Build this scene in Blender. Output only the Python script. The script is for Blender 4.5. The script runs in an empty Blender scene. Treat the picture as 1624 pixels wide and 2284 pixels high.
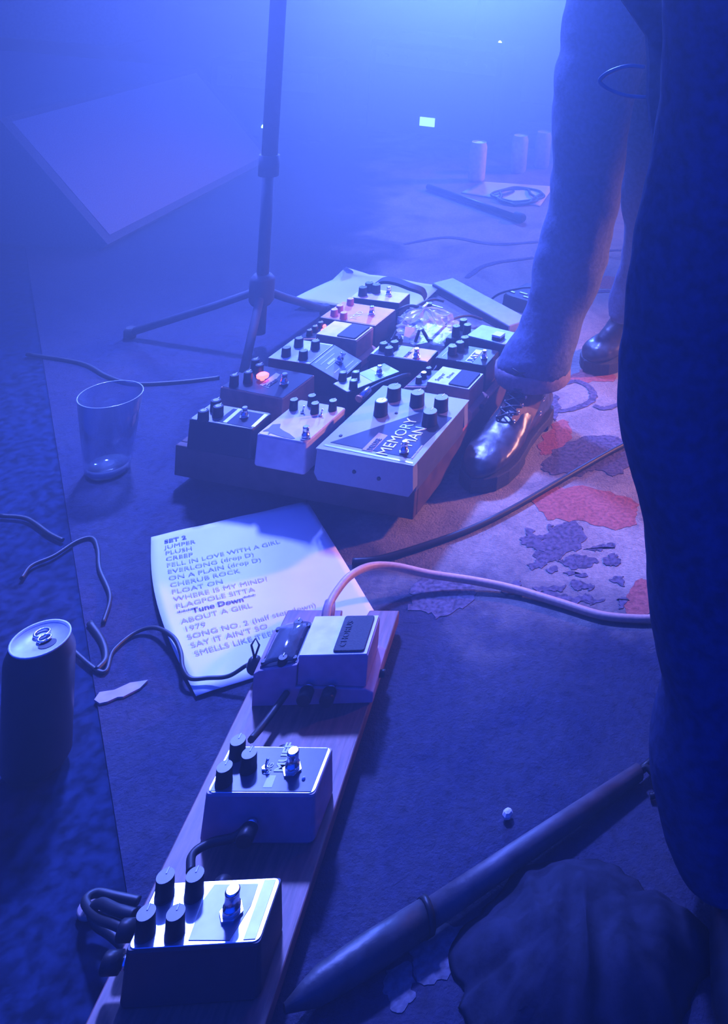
import bpy, bmesh, math, random
from mathutils import Vector, Matrix, noise
random.seed(7)
S = bpy.context.scene
C = S.collection
PI = math.pi

# ------------------------------------------------------------------ camera
# level-ish camera one metre above the stage with a shifted lens (frame 1624 x 2284)
FPX, CX, CY = 1963.0, 1617.1, 82.5
PITCH, ROLL, CAMH = math.radians(5.471), math.radians(-6.044), 1.0
FW = Vector((0, math.cos(PITCH), -math.sin(PITCH)))
_r = Vector((1, 0, 0)); _d = FW.cross(_r)
RT = math.cos(ROLL)*_r + math.sin(ROLL)*_d
DN = -math.sin(ROLL)*_r + math.cos(ROLL)*_d
CAM = Vector((0, 0, CAMH))
cam = bpy.data.cameras.new('camera'); camo = bpy.data.objects.new('camera', cam); C.objects.link(camo)
M = Matrix((RT, -DN, -FW)).transposed().to_4x4(); M.translation = CAM
camo.matrix_world = M
cam.sensor_fit = 'VERTICAL'; cam.sensor_height = 36.0; cam.sensor_width = 36.0
cam.lens = FPX/2284*36
cam.shift_x = (812-CX)/2284; cam.shift_y = -(1142-CY)/2284
cam.clip_start = 0.02; cam.clip_end = 60
S.camera = camo

# ------------------------------------------------------------------ world, lamps, exposure
S.view_settings.view_transform = 'Standard'; S.view_settings.look = 'None'
S.view_settings.gamma = 1.0; S.view_settings.use_curve_mapping = False
S.view_settings.exposure = 0.0
w = bpy.data.worlds.new('world'); S.world = w; w.use_nodes = True
bg = w.node_tree.nodes['Background']
bg.inputs[0].default_value = (0.0, 0.045, 1.0, 1); bg.inputs[1].default_value = 1.9

def lamp(name, kind, loc, target, energy, col, size=0.1, spot=60, blend=0.5):
    l = bpy.data.lights.new(name, kind); o = bpy.data.objects.new(name, l); C.objects.link(o)
    l.energy = energy; l.color = col; o.location = loc
    d = Vector(target)-Vector(loc); o.rotation_euler = d.to_track_quat('-Z', 'Y').to_euler()
    if kind == 'AREA': l.shape = 'DISK'; l.size = size
    else: l.shadow_soft_size = size
    if kind == 'SPOT': l.spot_size = math.radians(spot); l.spot_blend = blend
    return o
# blue stage lamp high at the back left (its glare is on the silver pedal), a blue lamp in the haze at the back, a warm one at the right
lamp('stage_lamp_blue', 'SPOT', (-1.95, 3.35, 3.4), (-0.64, 1.44, 0), 11200, (0.112, 0.175, 1.0), 0.20, 28, 1.0)
lamp('stage_lamp_haze', 'SPOT', (-1.55, 5.3, 1.75), (-0.6, 1.8, 0.2), 4100, (0.078, 0.17, 1.0), 0.15, 42, 1.0)
lamp('stage_lamp_warm', 'SPOT', (1.7, 2.75, 1.15), (-0.16, 1.80, 0), 850, (1.0, 0.40, 0.32), 0.08, 30, 0.9)
lamp('added_warm_rear', 'SPOT', (2.3, 5.0, 1.9), (-0.75, 3.1, 0), 900, (1.0, 0.42, 0.34), 0.08, 22, 0.9)  # added unseen warm spot that brightens the far can, sheet and rug

S.cycles.max_bounces = 5; S.cycles.diffuse_bounces = 2; S.cycles.glossy_bounces = 2
S.cycles.transmission_bounces = 6; S.cycles.transparent_max_bounces = 8; S.cycles.volume_bounces = 0
S.cycles.sample_clamp_indirect = 3.0; S.cycles.caustics_reflective = False; S.cycles.caustics_refractive = False

# ------------------------------------------------------------------ helpers
def at(px, py, z=0.0):                       # the point of height z seen at a pixel of the frame
    d = FW + RT*((px-CX)/FPX) + DN*((py-CY)/FPX)
    return CAM + d*((z-CAMH)/d.z)
def atY(px, py, Y):                          # the point at depth Y seen at a pixel
    d = FW + RT*((px-CX)/FPX) + DN*((py-CY)/FPX)
    return CAM + d*(Y/d.y)

def tag(o, label=None, cat=None, group=None, kind=None):
    if label: o['label'] = label
    if cat: o['category'] = cat
    if group: o['group'] = group
    if kind: o['kind'] = kind
    return o
def empty(name, loc, rz=0.0, label=None, cat=None, group=None):
    o = bpy.data.objects.new(name, None); C.objects.link(o); o.empty_display_size = 0.02
    o.location = loc; o.rotation_euler = (0, 0, rz)
    return tag(o, label, cat, group)

_m = {}
def mat(name, col, rough=0.6, metal=0.0, var=0.12, scale=60.0, bump=0.0, spec=0.5, coat=0.0, emit=None, estr=0.0, trans=0.0, alpha=1.0, stretch=None, col2=None):
    if name in _m: return _m[name]
    m = bpy.data.materials.new(name); m.use_nodes = True; nt = m.node_tree; b = nt.nodes['Principled BSDF']
    b.inputs['Roughness'].default_value = rough; b.inputs['Metallic'].default_value = metal
    b.inputs['Specular IOR Level'].default_value = spec; b.inputs['Coat Weight'].default_value = coat
    b.inputs['Transmission Weight'].default_value = trans; b.inputs['Alpha'].default_value = alpha
    tc = nt.nodes.new('ShaderNodeTexCoord'); n = nt.nodes.new('ShaderNodeTexNoise')
    n.inputs['Scale'].default_value = scale; n.inputs['Detail'].default_value = 5
    src = tc.outputs['Object']
    if stretch:
        mp = nt.nodes.new('ShaderNodeMapping'); mp.inputs['Scale'].default_value = stretch
        nt.links.new(src, mp.inputs[0]); src = mp.outputs[0]
    nt.links.new(src, n.inputs['Vector'])
    cr = nt.nodes.new('ShaderNodeValToRGB')
    lo = col2 or tuple(c*(1-var) for c in col); hi = tuple(min(1, c*(1+var)) for c in col)
    cr.color_ramp.elements[0].position = 0.35; cr.color_ramp.elements[1].position = 0.65
    cr.color_ramp.elements[0].color = (*lo, 1); cr.color_ramp.elements[1].color = (*hi, 1)
    nt.links.new(n.outputs['Fac'], cr.inputs[0]); nt.links.new(cr.outputs[0], b.inputs['Base Color'])
    if bump:
        bp = nt.nodes.new('ShaderNodeBump'); bp.inputs['Strength'].default_value = bump; bp.inputs['Distance'].default_value = 0.003
        nt.links.new(n.outputs['Fac'], bp.inputs['Height']); nt.links.new(bp.outputs[0], b.inputs['Normal'])
    if emit:
        b.inputs['Emission Color'].default_value = (*emit, 1); b.inputs['Emission Strength'].default_value = estr
    _m[name] = m
    return m

class MB:
    def __init__(s): s.v = []; s.f = []; s.sm = []
    def add(s, vs, fs, smooth=False):
        k = len(s.v); s.v += [Vector(v) for v in vs]; s.f += [tuple(i+k for i in f) for f in fs]; s.sm += [smooth]*len(fs)
        return s
    def box(s, x0, x1, y0, y1, z0, z1, c=0.0):
        if c <= 0:
            vs = [(x, y, z) for z in (z0, z1) for y in (y0, y1) for x in (x0, x1)]
            return s.add(vs, [(0, 2, 3, 1), (4, 5, 7, 6), (0, 1, 5, 4), (2, 6, 7, 3), (0, 4, 6, 2), (1, 3, 7, 5)])
        return s.rbox(x0, x1, y0, y1, [(z0, c*.6), (z0+c*.6, 0), (z1-c*.6, 0), (z1, c*.6)], c, 3)
    def rbox(s, x0, x1, y0, y1, prof, r, n=4):
        # rounded rectangle lofted through (z, inset) rings
        rings = []
        for z, i in prof:
            a0, a1, b0, b1 = x0+i, x1-i, y0+i, y1-i; rr = max(r-i, r*0.35)
            ring = []
            for (cx, cy, t0) in ((a1-rr, b1-rr, 0), (a0+rr, b1-rr, PI/2), (a0+rr, b0+rr, PI), (a1-rr, b0+rr, 1.5*PI)):
                for k in range(n+1):
                    t = t0+PI/2*k/n; ring.append((cx+rr*math.cos(t), cy+rr*math.sin(t), z))
            rings.append(ring)
        return s.loft(rings, caps=True, smooth=False)
    def loft(s, rings, caps=True, smooth=True, closed=True):
        n = len(rings[0]); vs = [v for r in rings for v in r]; fs = []
        m = n if closed else n-1
        for i in range(len(rings)-1):
            for j in range(m):
                fs.append((i*n+j, i*n+(j+1) % n, (i+1)*n+(j+1) % n, (i+1)*n+j))
        s.add(vs, fs, smooth)
        if caps:
            k = len(s.v)-len(vs)
            s.f.append(tuple(k+j for j in reversed(range(n)))); s.sm.append(False)
            s.f.append(tuple(k+(len(rings)-1)*n+j for j in range(n))); s.sm.append(False)
        return s
    def lathe(s, prof, c=(0, 0, 0), n=24, axis=None, smooth=True, caps=True, phase=0.0):
        # prof: (radius, height) from the bottom
        c = Vector(c); ax = Vector(axis).normalized() if axis else Vector((0, 0, 1))
        u = Vector((1, 0, 0)) if abs(ax.x) < 0.9 else Vector((0, 1, 0))
        e1 = (u-ax*u.dot(ax)).normalized(); e2 = ax.cross(e1)
        rings = [[c+ax*h+(e1*math.cos(2*PI*k/n+phase)+e2*math.sin(2*PI*k/n+phase))*r for k in range(n)] for r, h in prof]
        return s.loft(rings, caps, smooth)
    def tube(s, pts, r, n=8, caps=True):
        pts = [Vector(p) for p in pts]; rings = []; up = Vector((0, 0, 1)); pe = None
        for i, p in enumerate(pts):
            t = (pts[min(i+1, len(pts)-1)]-pts[max(i-1, 0)]).normalized()
            if pe is None:
                u = up if abs(t.z) < 0.9 else Vector((1, 0, 0)); e1 = (u-t*u.dot(t)).normalized()
            else: e1 = (pe-t*pe.dot(t)).normalized()
            pe = e1; e2 = t.cross(e1); rr = r[i] if isinstance(r, (list, tuple)) else r
            rings.append([p+(e1*math.cos(2*PI*k/n)+e2*math.sin(2*PI*k/n))*rr for k in range(n)])
        return s.loft(rings, caps, True)
    def prism(s, poly, y0, y1):                     # XZ outline (counter-clockwise seen from -Y), pushed along Y
        n = len(poly); vs = [(x, y0, z) for x, z in poly]+[(x, y1, z) for x, z in poly]
        fs = [tuple(range(n)), tuple(reversed(range(n, 2*n)))]+[(i, i+n, (i+1) % n+n, (i+1) % n) for i in range(n)]
        return s.add(vs, fs)
    def slab(s, poly, z0, z1):                      # XY outline counter-clockwise
        n = len(poly); vs = [(p[0], p[1], z0) for p in poly]+[(p[0], p[1], z1) for p in poly]
        fs = [tuple(reversed(range(n))), tuple(range(n, 2*n))]+[(i, (i+1) % n, (i+1) % n+n, i+n) for i in range(n)]
        return s.add(vs, fs)
    def build(s, name, m, parent=None, label=None, loc=None, bevel=0.0):
        me = bpy.data.meshes.new(name); me.from_pydata(s.v, [], s.f); me.update()
        for p, q in zip(me.polygons, s.sm): p.use_smooth = q
        bm = bmesh.new(); bm.from_mesh(me); bmesh.ops.recalc_face_normals(bm, faces=bm.faces)
        if bevel: bmesh.ops.bevel(bm, geom=[e for e in bm.edges if e.calc_face_angle(0) > 0.6], offset=bevel, segments=2, affect='EDGES', profile=0.5)
        bm.to_mesh(me); bm.free()
        me.materials.append(m)
        o = bpy.data.objects.new(name, me); C.objects.link(o)
        if loc is not None: o.location = loc
        if parent: o.parent = parent
        if label: o['label'] = label
        return o

def spline(pts, sub=8):
    P_ = [Vector(p) for p in pts]; P_ = [P_[0]*2-P_[1]]+P_+[P_[-1]*2-P_[-2]]; out = []
    for i in range(1, len(P_)-2):
        a, b, c, d = P_[i-1:i+3]
        for k in range(sub):
            t = k/sub
            out.append(0.5*((2*b)+(c-a)*t+(2*a-5*b+4*c-d)*t*t+(3*b-a-3*c+d)*t**3))
    out.append(P_[-2]); return out

def lettering(txt, size, m, parent, loc, rz=0.0, name='lettering', sx=1.0, bold=0.0, z=0.0003, align='LEFT', box=None):
    cu = bpy.data.curves.new('t', 'FONT'); cu.body = txt; cu.size = size; cu.offset = bold; cu.extrude = z; cu.align_x = align
    cu.resolution_u = 2
    o = bpy.data.objects.new('t', cu); C.objects.link(o)
    dg = bpy.context.evaluated_depsgraph_get(); me = bpy.data.meshes.new_from_object(o.evaluated_get(dg))
    bpy.data.objects.remove(o)
    me.name = name; me.materials.clear(); me.materials.append(m)
    q = bpy.data.objects.new(name, me); C.objects.link(q)
    q.parent = parent; q.location = loc; q.rotation_euler = (0, 0, rz); q.scale = (sx, 1, 1)
    return q

# ------------------------------------------------------------------ materials
M_black = mat('black_plastic', (0.018, 0.018, 0.022), 0.42, spec=0.22)
M_knob = mat('knob_black', (0.012, 0.012, 0.015), 0.38, spec=0.25)
M_cap = mat('knob_cap_grey', (0.11, 0.11, 0.14), 0.45, 0.2)
M_silver = mat('silver', (0.75, 0.75, 0.78), 0.22, 1.0, 0.05)
M_satin = mat('brushed_silver', (0.72, 0.72, 0.76), 0.36, 0.9, 0.06, 300, stretch=(1, 14, 1))
M_wood = mat('red_brown_wood', (0.20, 0.085, 0.07), 0.5, 0, 0.3, 30, 0.1, stretch=(8, 1, 8))
M_case = mat('dark_wood_case', (0.085, 0.045, 0.04), 0.6, 0, 0.3, 40, 0.15, spec=0.2)
M_caseedge = mat('reddish_rim_warm_lit', (0.45, 0.12, 0.09), 0.5, 0, 0.2, 60)  # reddish rim wood, the warm light on it put into the colour
M_rubber = mat('rubber', (0.03, 0.03, 0.035), 0.75, 0, 0.2, 400, 0.3)
M_paper = mat('white_paper', (0.84, 0.84, 0.85), 0.75, 0, 0.03, 25, 0.05)
M_ink = mat('ink', (0.10, 0.10, 0.13), 0.8)
M_inkmid = mat('mid_ink', (0.22, 0.22, 0.27), 0.8)
M_inkgrey = mat('faded_ink', (0.36, 0.36, 0.42), 0.8)
M_white = mat('white_print', (0.75, 0.75, 0.78), 0.5)
M_cable = mat('black_cable', (0.015, 0.015, 0.018), 0.5)
M_ledred = mat('red_led', (0.9, 0.1, 0.1), 0.3, emit=(1.0, 0.10, 0.07), estr=7.0)
M_ledgreen = mat('green_led', (0.3, 0.9, 0.5), 0.3, emit=(0.35, 1.0, 0.65), estr=9.0)
M_denim = mat('blue_denim', (0.10, 0.12, 0.20), 0.85, 0, 0.25, 120, 0.35, spec=0.2)
M_darkcloth = mat('black_cloth', (0.04, 0.055, 0.13), 0.9, 0, 0.3, 90, 0.3, spec=0.15)
M_leather = mat('black_leather', (0.035, 0.03, 0.033), 0.33, 0, 0.3, 90, 0.12)
M_brownleather = mat('brown_leather', (0.10, 0.035, 0.025), 0.5, 0, 0.3, 70, 0.2)

# ------------------------------------------------------------------ the setting
def surf(name, m, build, kind='structure'):
    b = MB(); build(b); o = b.build(name, m); o['kind'] = kind; return o
M_floor = mat('stage_floor', (0.011, 0.019, 0.050), 0.9, 0, 0.5, 70, 0.12, spec=0.05)
M_wall = mat('dark_wall', (0.05, 0.05, 0.06), 0.85, 0, 0.2, 3, 0.1)
surf('floor', M_floor, lambda b: b.box(-6.5, 3.2, -1.0, 8.0, -0.12, -0.0025))
surf('wall_back', M_wall, lambda b: b.box(-6.5, 3.2, 8.0, 8.12, -0.12, 3.6))
surf('wall_left', M_wall, lambda b: b.box(-6.62, -6.5, -1.0, 8.12, -0.12, 3.6))
surf('wall_right', M_wall, lambda b: b.box(3.2, 3.32, -1.0, 8.12, -0.12, 3.6))

# patterned rug
def rug_material():
    m = bpy.data.materials.new('patterned_rug'); m.use_nodes = True; nt = m.node_tree; b = nt.nodes['Principled BSDF']; L = nt.links.new
    b.inputs['Roughness'].default_value = 0.95; b.inputs['Specular IOR Level'].default_value = 0.1
    tc = nt.nodes.new('ShaderNodeTexCoord')
    def noise_(sc, det=4, rough=0.6, dist=0.0):
        n = nt.nodes.new('ShaderNodeTexNoise'); n.inputs['Scale'].default_value = sc; n.inputs['Detail'].default_value = det
        n.inputs['Roughness'].default_value = rough; n.inputs['Distortion'].default_value = dist
        L(tc.outputs['Object'], n.inputs['Vector']); return n.outputs['Fac']
    def ramp(src, p0, p1, c0, c1):
        r = nt.nodes.new('ShaderNodeValToRGB'); e = r.color_ramp.elements
        e[0].position, e[1].position = p0, p1; e[0].color, e[1].color = (*c0, 1), (*c1, 1); L(src, r.inputs[0]); return r.outputs[0]
    def mix(f, a, c):
        x = nt.nodes.new('ShaderNodeMix'); x.data_type = 'RGBA'; L(f, x.inputs['Factor']); L(a, x.inputs['A']); L(c, x.inputs['B']); return x.outputs['Result']
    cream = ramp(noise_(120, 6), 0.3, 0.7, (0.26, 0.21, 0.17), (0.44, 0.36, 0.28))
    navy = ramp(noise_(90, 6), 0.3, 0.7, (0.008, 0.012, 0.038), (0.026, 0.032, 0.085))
    swirl = ramp(noise_(6.0, 5, 0.62, 1.2), 0.40, 0.72, (0.1, 0.1, 0.1), (0.8, 0.8, 0.8))
    # mostly cream behind two soft edges; navy in front and to the left
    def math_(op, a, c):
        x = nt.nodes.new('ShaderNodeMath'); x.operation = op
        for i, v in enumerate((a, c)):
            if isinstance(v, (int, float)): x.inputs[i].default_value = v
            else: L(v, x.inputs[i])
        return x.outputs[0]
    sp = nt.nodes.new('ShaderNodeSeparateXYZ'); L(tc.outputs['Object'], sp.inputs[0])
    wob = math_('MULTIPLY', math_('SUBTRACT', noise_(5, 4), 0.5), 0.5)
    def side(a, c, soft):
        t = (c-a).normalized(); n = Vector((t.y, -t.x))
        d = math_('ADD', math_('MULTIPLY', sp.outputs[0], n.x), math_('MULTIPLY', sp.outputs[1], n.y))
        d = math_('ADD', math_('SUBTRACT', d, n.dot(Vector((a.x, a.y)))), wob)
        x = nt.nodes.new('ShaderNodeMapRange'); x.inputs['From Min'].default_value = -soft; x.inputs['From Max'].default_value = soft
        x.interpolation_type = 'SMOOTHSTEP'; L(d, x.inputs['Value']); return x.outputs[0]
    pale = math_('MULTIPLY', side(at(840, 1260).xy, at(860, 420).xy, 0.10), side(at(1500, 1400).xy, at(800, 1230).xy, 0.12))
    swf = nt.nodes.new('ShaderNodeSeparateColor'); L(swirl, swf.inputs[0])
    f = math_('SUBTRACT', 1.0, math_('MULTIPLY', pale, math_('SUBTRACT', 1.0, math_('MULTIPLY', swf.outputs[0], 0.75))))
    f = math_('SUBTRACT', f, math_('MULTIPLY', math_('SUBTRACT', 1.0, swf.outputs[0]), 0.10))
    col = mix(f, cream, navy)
    b.inputs['Base Color'].default_value = (0.3, 0.25, 0.25, 1); L(col, b.inputs['Base Color'])
    bp = nt.nodes.new('ShaderNodeBump'); bp.inputs['Strength'].default_value = 0.7; bp.inputs['Distance'].default_value = 0.003
    L(noise_(260, 4), bp.inputs['Height']); L(bp.outputs[0], b.inputs['Normal'])
    return m
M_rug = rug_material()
M_rugdark = mat('rug_navy', (0.10, 0.085, 0.12), 0.95, 0, 0.4, 150, 0.6, spec=0.1)
M_rugred = mat('rug_red', (0.34, 0.10, 0.08), 0.95, 0, 0.25, 150, 0.6, spec=0.1)
M_rugpale = mat('rug_cream', (0.15, 0.14, 0.17), 0.95, 0, 0.3, 150, 0.6, spec=0.1)
A_, B_ = at(105, 860), at(285, 2000)
dirn = (B_-A_)
P0 = B_+dirn*0.5; P1 = A_-dirn*2.4
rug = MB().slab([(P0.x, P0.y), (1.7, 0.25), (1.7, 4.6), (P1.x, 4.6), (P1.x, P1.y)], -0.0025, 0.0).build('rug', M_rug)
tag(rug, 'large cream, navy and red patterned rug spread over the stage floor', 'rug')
def floor_poly(name, pix, m, parent, z=0.0009):
    pts = [at(x, y, 0) for x, y in pix]; a = sum(p.x*q.y-q.x*p.y for p, q in zip(pts, pts[1:]+pts[:1]))
    if a < 0: pts.reverse()
    k = [Vector((p.x, p.y, 0)) for p in pts]
    sm = spline(k+[k[0]], 9)[:-1]
    sm = [p+Vector((noise.noise(p*45), noise.noise(p*45+Vector((7, 3, 1))), 0))*0.010+Vector((noise.noise(p*160), noise.noise(p*160+Vector((2, 9, 5))), 0))*0.006 for p in sm]
    return MB().slab([(p.x, p.y) for p in sm], -0.001, z).build(name, m, parent)
def floor_ribbon(name, pix, wd, m, parent, z=0.0009):
    c = spline([at(x, y, 0) for x, y in pix], 6); l, r = [], []
    for i, p in enumerate(c):
        t = (c[min(i+1, len(c)-1)]-c[max(i-1, 0)]).normalized(); n = Vector((-t.y, t.x, 0)); q = wd*(0.5+0.5*math.sin(PI*(0.15+0.7*i/len(c))))/2
        q1, q2 = q*(1+0.5*noise.noise(p*110)), q*(1+0.5*noise.noise(p*110+Vector((5, 5, 5)))); l.append(p+n*q1); r.append(p-n*q2)
    vs = [(p.x, p.y, z) for p in l]+[(p.x, p.y, z) for p in r]; k = len(l)
    return MB().add(vs, [(i, i+k, i+k+1, i+1) for i in range(k-1)]).build(name, m, parent)
for pix in ([(1205, 1045), (1262, 990), (1330, 972), (1395, 985), (1420, 1020), (1375, 1060), (1330, 1050), (1280, 1062)],
            [(1190, 1240), (1240, 1175), (1290, 1168), (1300, 1215), (1235, 1255)],
            [(1215, 905), (1240, 880), (1250, 905), (1235, 940)],
            [(930, 1300), (1010, 1285), (1060, 1320), (1000, 1375), (920, 1360)]):
    floor_poly('motif', pix, M_rugdark, rug)
for pix in ([(1205, 1010), (1225, 955), (1262, 935), (1275, 975), (1240, 1010)],
            [(1180, 1110), (1270, 1085), (1400, 1110), (1425, 1150), (1400, 1180), (1300, 1165), (1230, 1160)],
            [(1270, 850), (1300, 825), (1365, 818), (1372, 850)],
            [(1330, 640), (1345, 618), (1380, 620), (1372, 645)],
            [(1395, 1330), (1440, 1290), (1470, 1330), (1450, 1375), (1405, 1372)]):
    floor_poly('motif', pix, M_rugred, rug, 0.0006)
for pix in ([(905, 2120), (960, 2075), (1040, 2080), (1060, 2140), (1000, 2190), (930, 2190)],
            [(860, 2190), (900, 2150), (925, 2210), (880, 2270)],
            [(1060, 2060), (1100, 2040), (1110, 2110), (1075, 2130)]):
    floor_poly('motif', pix, M_rugpale, rug, 0.0007)
for k in range(26):
    cx_, cy_ = random.uniform(1130, 1420), random.uniform(1170, 1350); rx_, ry_ = random.uniform(10, 34), random.uniform(6, 15)
    floor_poly('motif', [(cx_+rx_*math.cos(t*PI/3)*random.uniform(.7, 1.2), cy_+ry_*math.sin(t*PI/3)*random.uniform(.7, 1.2)) for t in range(6)], M_rugdark, rug, 0.0008+k*0.00002)
for pix, wd in (([(1245, 862), (1285, 851), (1318, 868), (1320, 893), (1285, 911), (1245, 918)], 0.016),
                ([(1325, 905), (1350, 912), (1385, 900)], 0.014), 
                ([(900, 545), (1000, 530), (1100, 545), (1200, 540)], 0.02), ([(1040, 620), (1090, 590), (1190, 575)], 0.02),
                ([(1310, 655), (1345, 650), (1378, 652)], 0.016), ([(1350, 560), (1390, 558)], 0.014)):
    floor_ribbon('motif', pix, wd, M_rugdark, rug, 0.0012)

# ------------------------------------------------------------------ pedal parts
def knob(p, loc, r=0.0075, h=0.016, m=None, cap=None, name='knob', capr=0.8):
    o = MB().lathe([(r*1.05, 0), (r*1.05, h*0.12), (r, h*0.3), (r*0.95, h*0.93), (r*0.88, h)], (0, 0, 0), 20).build(name, m or M_knob, p, loc=loc)
    if cap: MB().lathe([(r*capr, 0), (r*capr, 0.0005)], (0, 0, h), 20).build('cap', cap, o)
    MB().box(-0.0006, 0.0006, r*0.2, r*0.97, 0, 0.0004).build('pointer', M_white, o, loc=(0, 0, h+0.0006))
    return o
def footswitch(p, loc, s=1.0):
    o = MB().lathe([(0.0085*s, 0), (0.0085*s, 0.0028*s)], n=6, smooth=False).build('footswitch', M_silver, p, loc=loc)
    MB().lathe([(0.0062*s, 0.0028*s), (0.0062*s, 0.008*s), (0.0052*s, 0.0085*s), (0.0048*s, 0.018*s), (0.0052*s, 0.0185*s), (0.0052*s, 0.020*s), (0.0042*s, 0.0212*s)], n=18).build('button', M_silver, o)
    return o
def toggle(p, loc):
    o = MB().lathe([(0.003, 0), (0.003, 0.004)], n=6).build('toggle_switch', M_silver, p, loc=loc)
    MB().lathe([(0.0012, 0.003), (0.0016, 0.012), (0.001, 0.013)], n=8, axis=(0.2, 0.1, 1)).build('lever', M_silver, o); return o
def led(p, loc, r=0.0025, m=None):
    return MB().lathe([(r, 0), (r, r), (r*0.7, r*1.6), (r*0.2, r*1.9)], n=14).build('indicator_lamp', m or M_ledred, p, loc=loc)
def plug(p, loc, ax, name='plug'):              # right-angle patch plug on the side of a pedal
    o = MB().lathe([(0.005, 0), (0.005, 0.006), (0.0085, 0.0062), (0.0085, 0.019), (0.0075, 0.0205)], axis=ax, n=18).build(name, M_black, p, loc=loc)
    MB().lathe([(0.0058, 0), (0.0058, 0.004)], axis=ax, n=18).build('collar', M_silver, o); return o

def frame_of(FL, FR, BR, BL, z):
    a, b, c = at(*FL, z), at(*FR, z), at(*BR, z); d = at(*BL, z) if BL else a+c-b
    y1 = math.atan2((b-a).y+(c-d).y, (b-a).x+(c-d).x); v = (c-b)+(d-a); y2 = math.atan2(v.y, v.x)-PI/2
    yaw = (y1+y2)/2; ww = ((b-a).length+(c-d).length)/2; ll = ((c-b).length+(d-a).length)/2
    return (a+b+c+d)/4, yaw, ww, ll
class Pedal:
    def __init__(s, name, label, FL, FR, BR, BL, ztop, zbase, body, plate, r=0.006, group=None, cat='effects pedal', inset=0.0015, flare=0.002, size=None):
        c, s.yaw, s.w, s.l = frame_of(FL, FR, BR, BL, ztop)
        if size: s.w, s.l = size
        s.ztop, s.zbase = ztop, zbase; h = ztop-zbase
        s.e = empty(name, (c.x, c.y, zbase), s.yaw, label, cat, group)
        s.inv = Matrix.Rotation(-s.yaw, 3, 'Z'); s.o = Vector((c.x, c.y, zbase)); s.h = h
        w2, l2 = s.w/2, s.l/2
        if body: MB().rbox(-w2-flare, w2+flare, -l2-flare, l2+flare, [(0.0, 0.0015), (0.003, 0), (h-0.006, flare), (h-0.003, flare), (h-0.001, flare+0.001)], r).build('body', body, s.e)
        if plate: s.plate = MB().rbox(-w2+inset, w2-inset, -l2+inset, l2-inset, [(h-0.002, 0), (h-0.0004, 0), (h, 0.0004)], r*0.8).build('face_plate', plate, s.e)
    def at(s, px, py, dz=0.0):                     # pixel of something dz above the face plate -> local point on the plate
        p = s.inv @ (at(px, py, s.ztop+dz)-s.o); return Vector((p.x, p.y, s.h))
    def knob(s, px, py, r=0.0075, h=0.016, **k): p = s.at(px, py, h); return knob(s.e, (p.x, p.y, s.h), r, h, **k)
    def foot(s, px, py, sc=1.0): p = s.at(px, py, 0.02*sc); return footswitch(s.e, (p.x, p.y, s.h), sc)
    def strip(s, name, x0, x1, y0, y1, m, z=0.0006): # flat printed panel, in fractions of the plate
        w, l = s.w, s.l
        return MB().box((x0-0.5)*w, (x1-0.5)*w, (y0-0.5)*l, (y1-0.5)*l, s.h-0.0005, s.h+z).build(name, m, s.e)
    def panel(s, name, pix, m, z=0.0006):
        pts = [s.at(*p) for p in pix]; a = sum(p.x*q.y-q.x*p.y for p, q in zip(pts, pts[1:]+pts[:1]))
        if a < 0: pts.reverse()
        return MB().slab([(p.x, p.y) for p in pts], s.h-0.0005, s.h+z).build(name, m, s.e)
    def text(s, txt, px, py, size, m, rz=PI/2, sx=1.0, bold=0.0, z=0.0010):
        p = s.at(px, py); return lettering(txt, size, m, s.e, (p.x, p.y, s.h+z), rz, sx=sx, bold=bold)

# ------------------------------------------------------------------ main pedalboard
ZB = 0.075
bFL, bFR = at(391, 992, ZB), at(926, 1096, ZB)
byaw = math.radians(-6.6)
BW = 0.43; BL_ = 0.60
bo = empty('pedalboard', (bFL.x, bFL.y, 0), byaw, 'low dark wooden pedalboard case crowded with effects pedals beside the boot', 'pedalboard')
MB().box(0.012, BW-0.012, 0.012, BL_-0.012, 0.045, ZB-0.001).build('deck', M_case, bo)
MB().box(0, BW, 0, 0.012, 0.020, ZB).build('front_panel', M_case, bo, bevel=0.002)
MB().box(0, BW, BL_-0.012, BL_, 0.020, ZB).build('back_panel', M_case, bo, bevel=0.002)
MB().box(0, 0.012, 0.0122, BL_-0.0122, 0.020, ZB).build('side_panel', M_case, bo, bevel=0.002)
MB().box(BW-0.012, BW, 0.0122, BL_-0.0122, 0.020, ZB-0.004).build('side_panel', M_case, bo, bevel=0.002)
MB().box(BW-0.013, BW+0.001, 0.0122, BL_-0.0122, ZB-0.0039, ZB+0.001).build('warm_lit_rim', M_caseedge, bo, 'reddish case rim with the warm light put into its colour', bevel=0.001)
for fx in (0.03, BW-0.03):
    for fy in (0.06, BL_-0.03): MB().lathe([(0.013, 0.0015), (0.014, 0.018), (0.012, 0.046)], (fx, fy, 0), 14).build('rubber_foot', M_rubber, bo)
G = 'effects pedals on the main pedalboard'
ZT = 0.128

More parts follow.
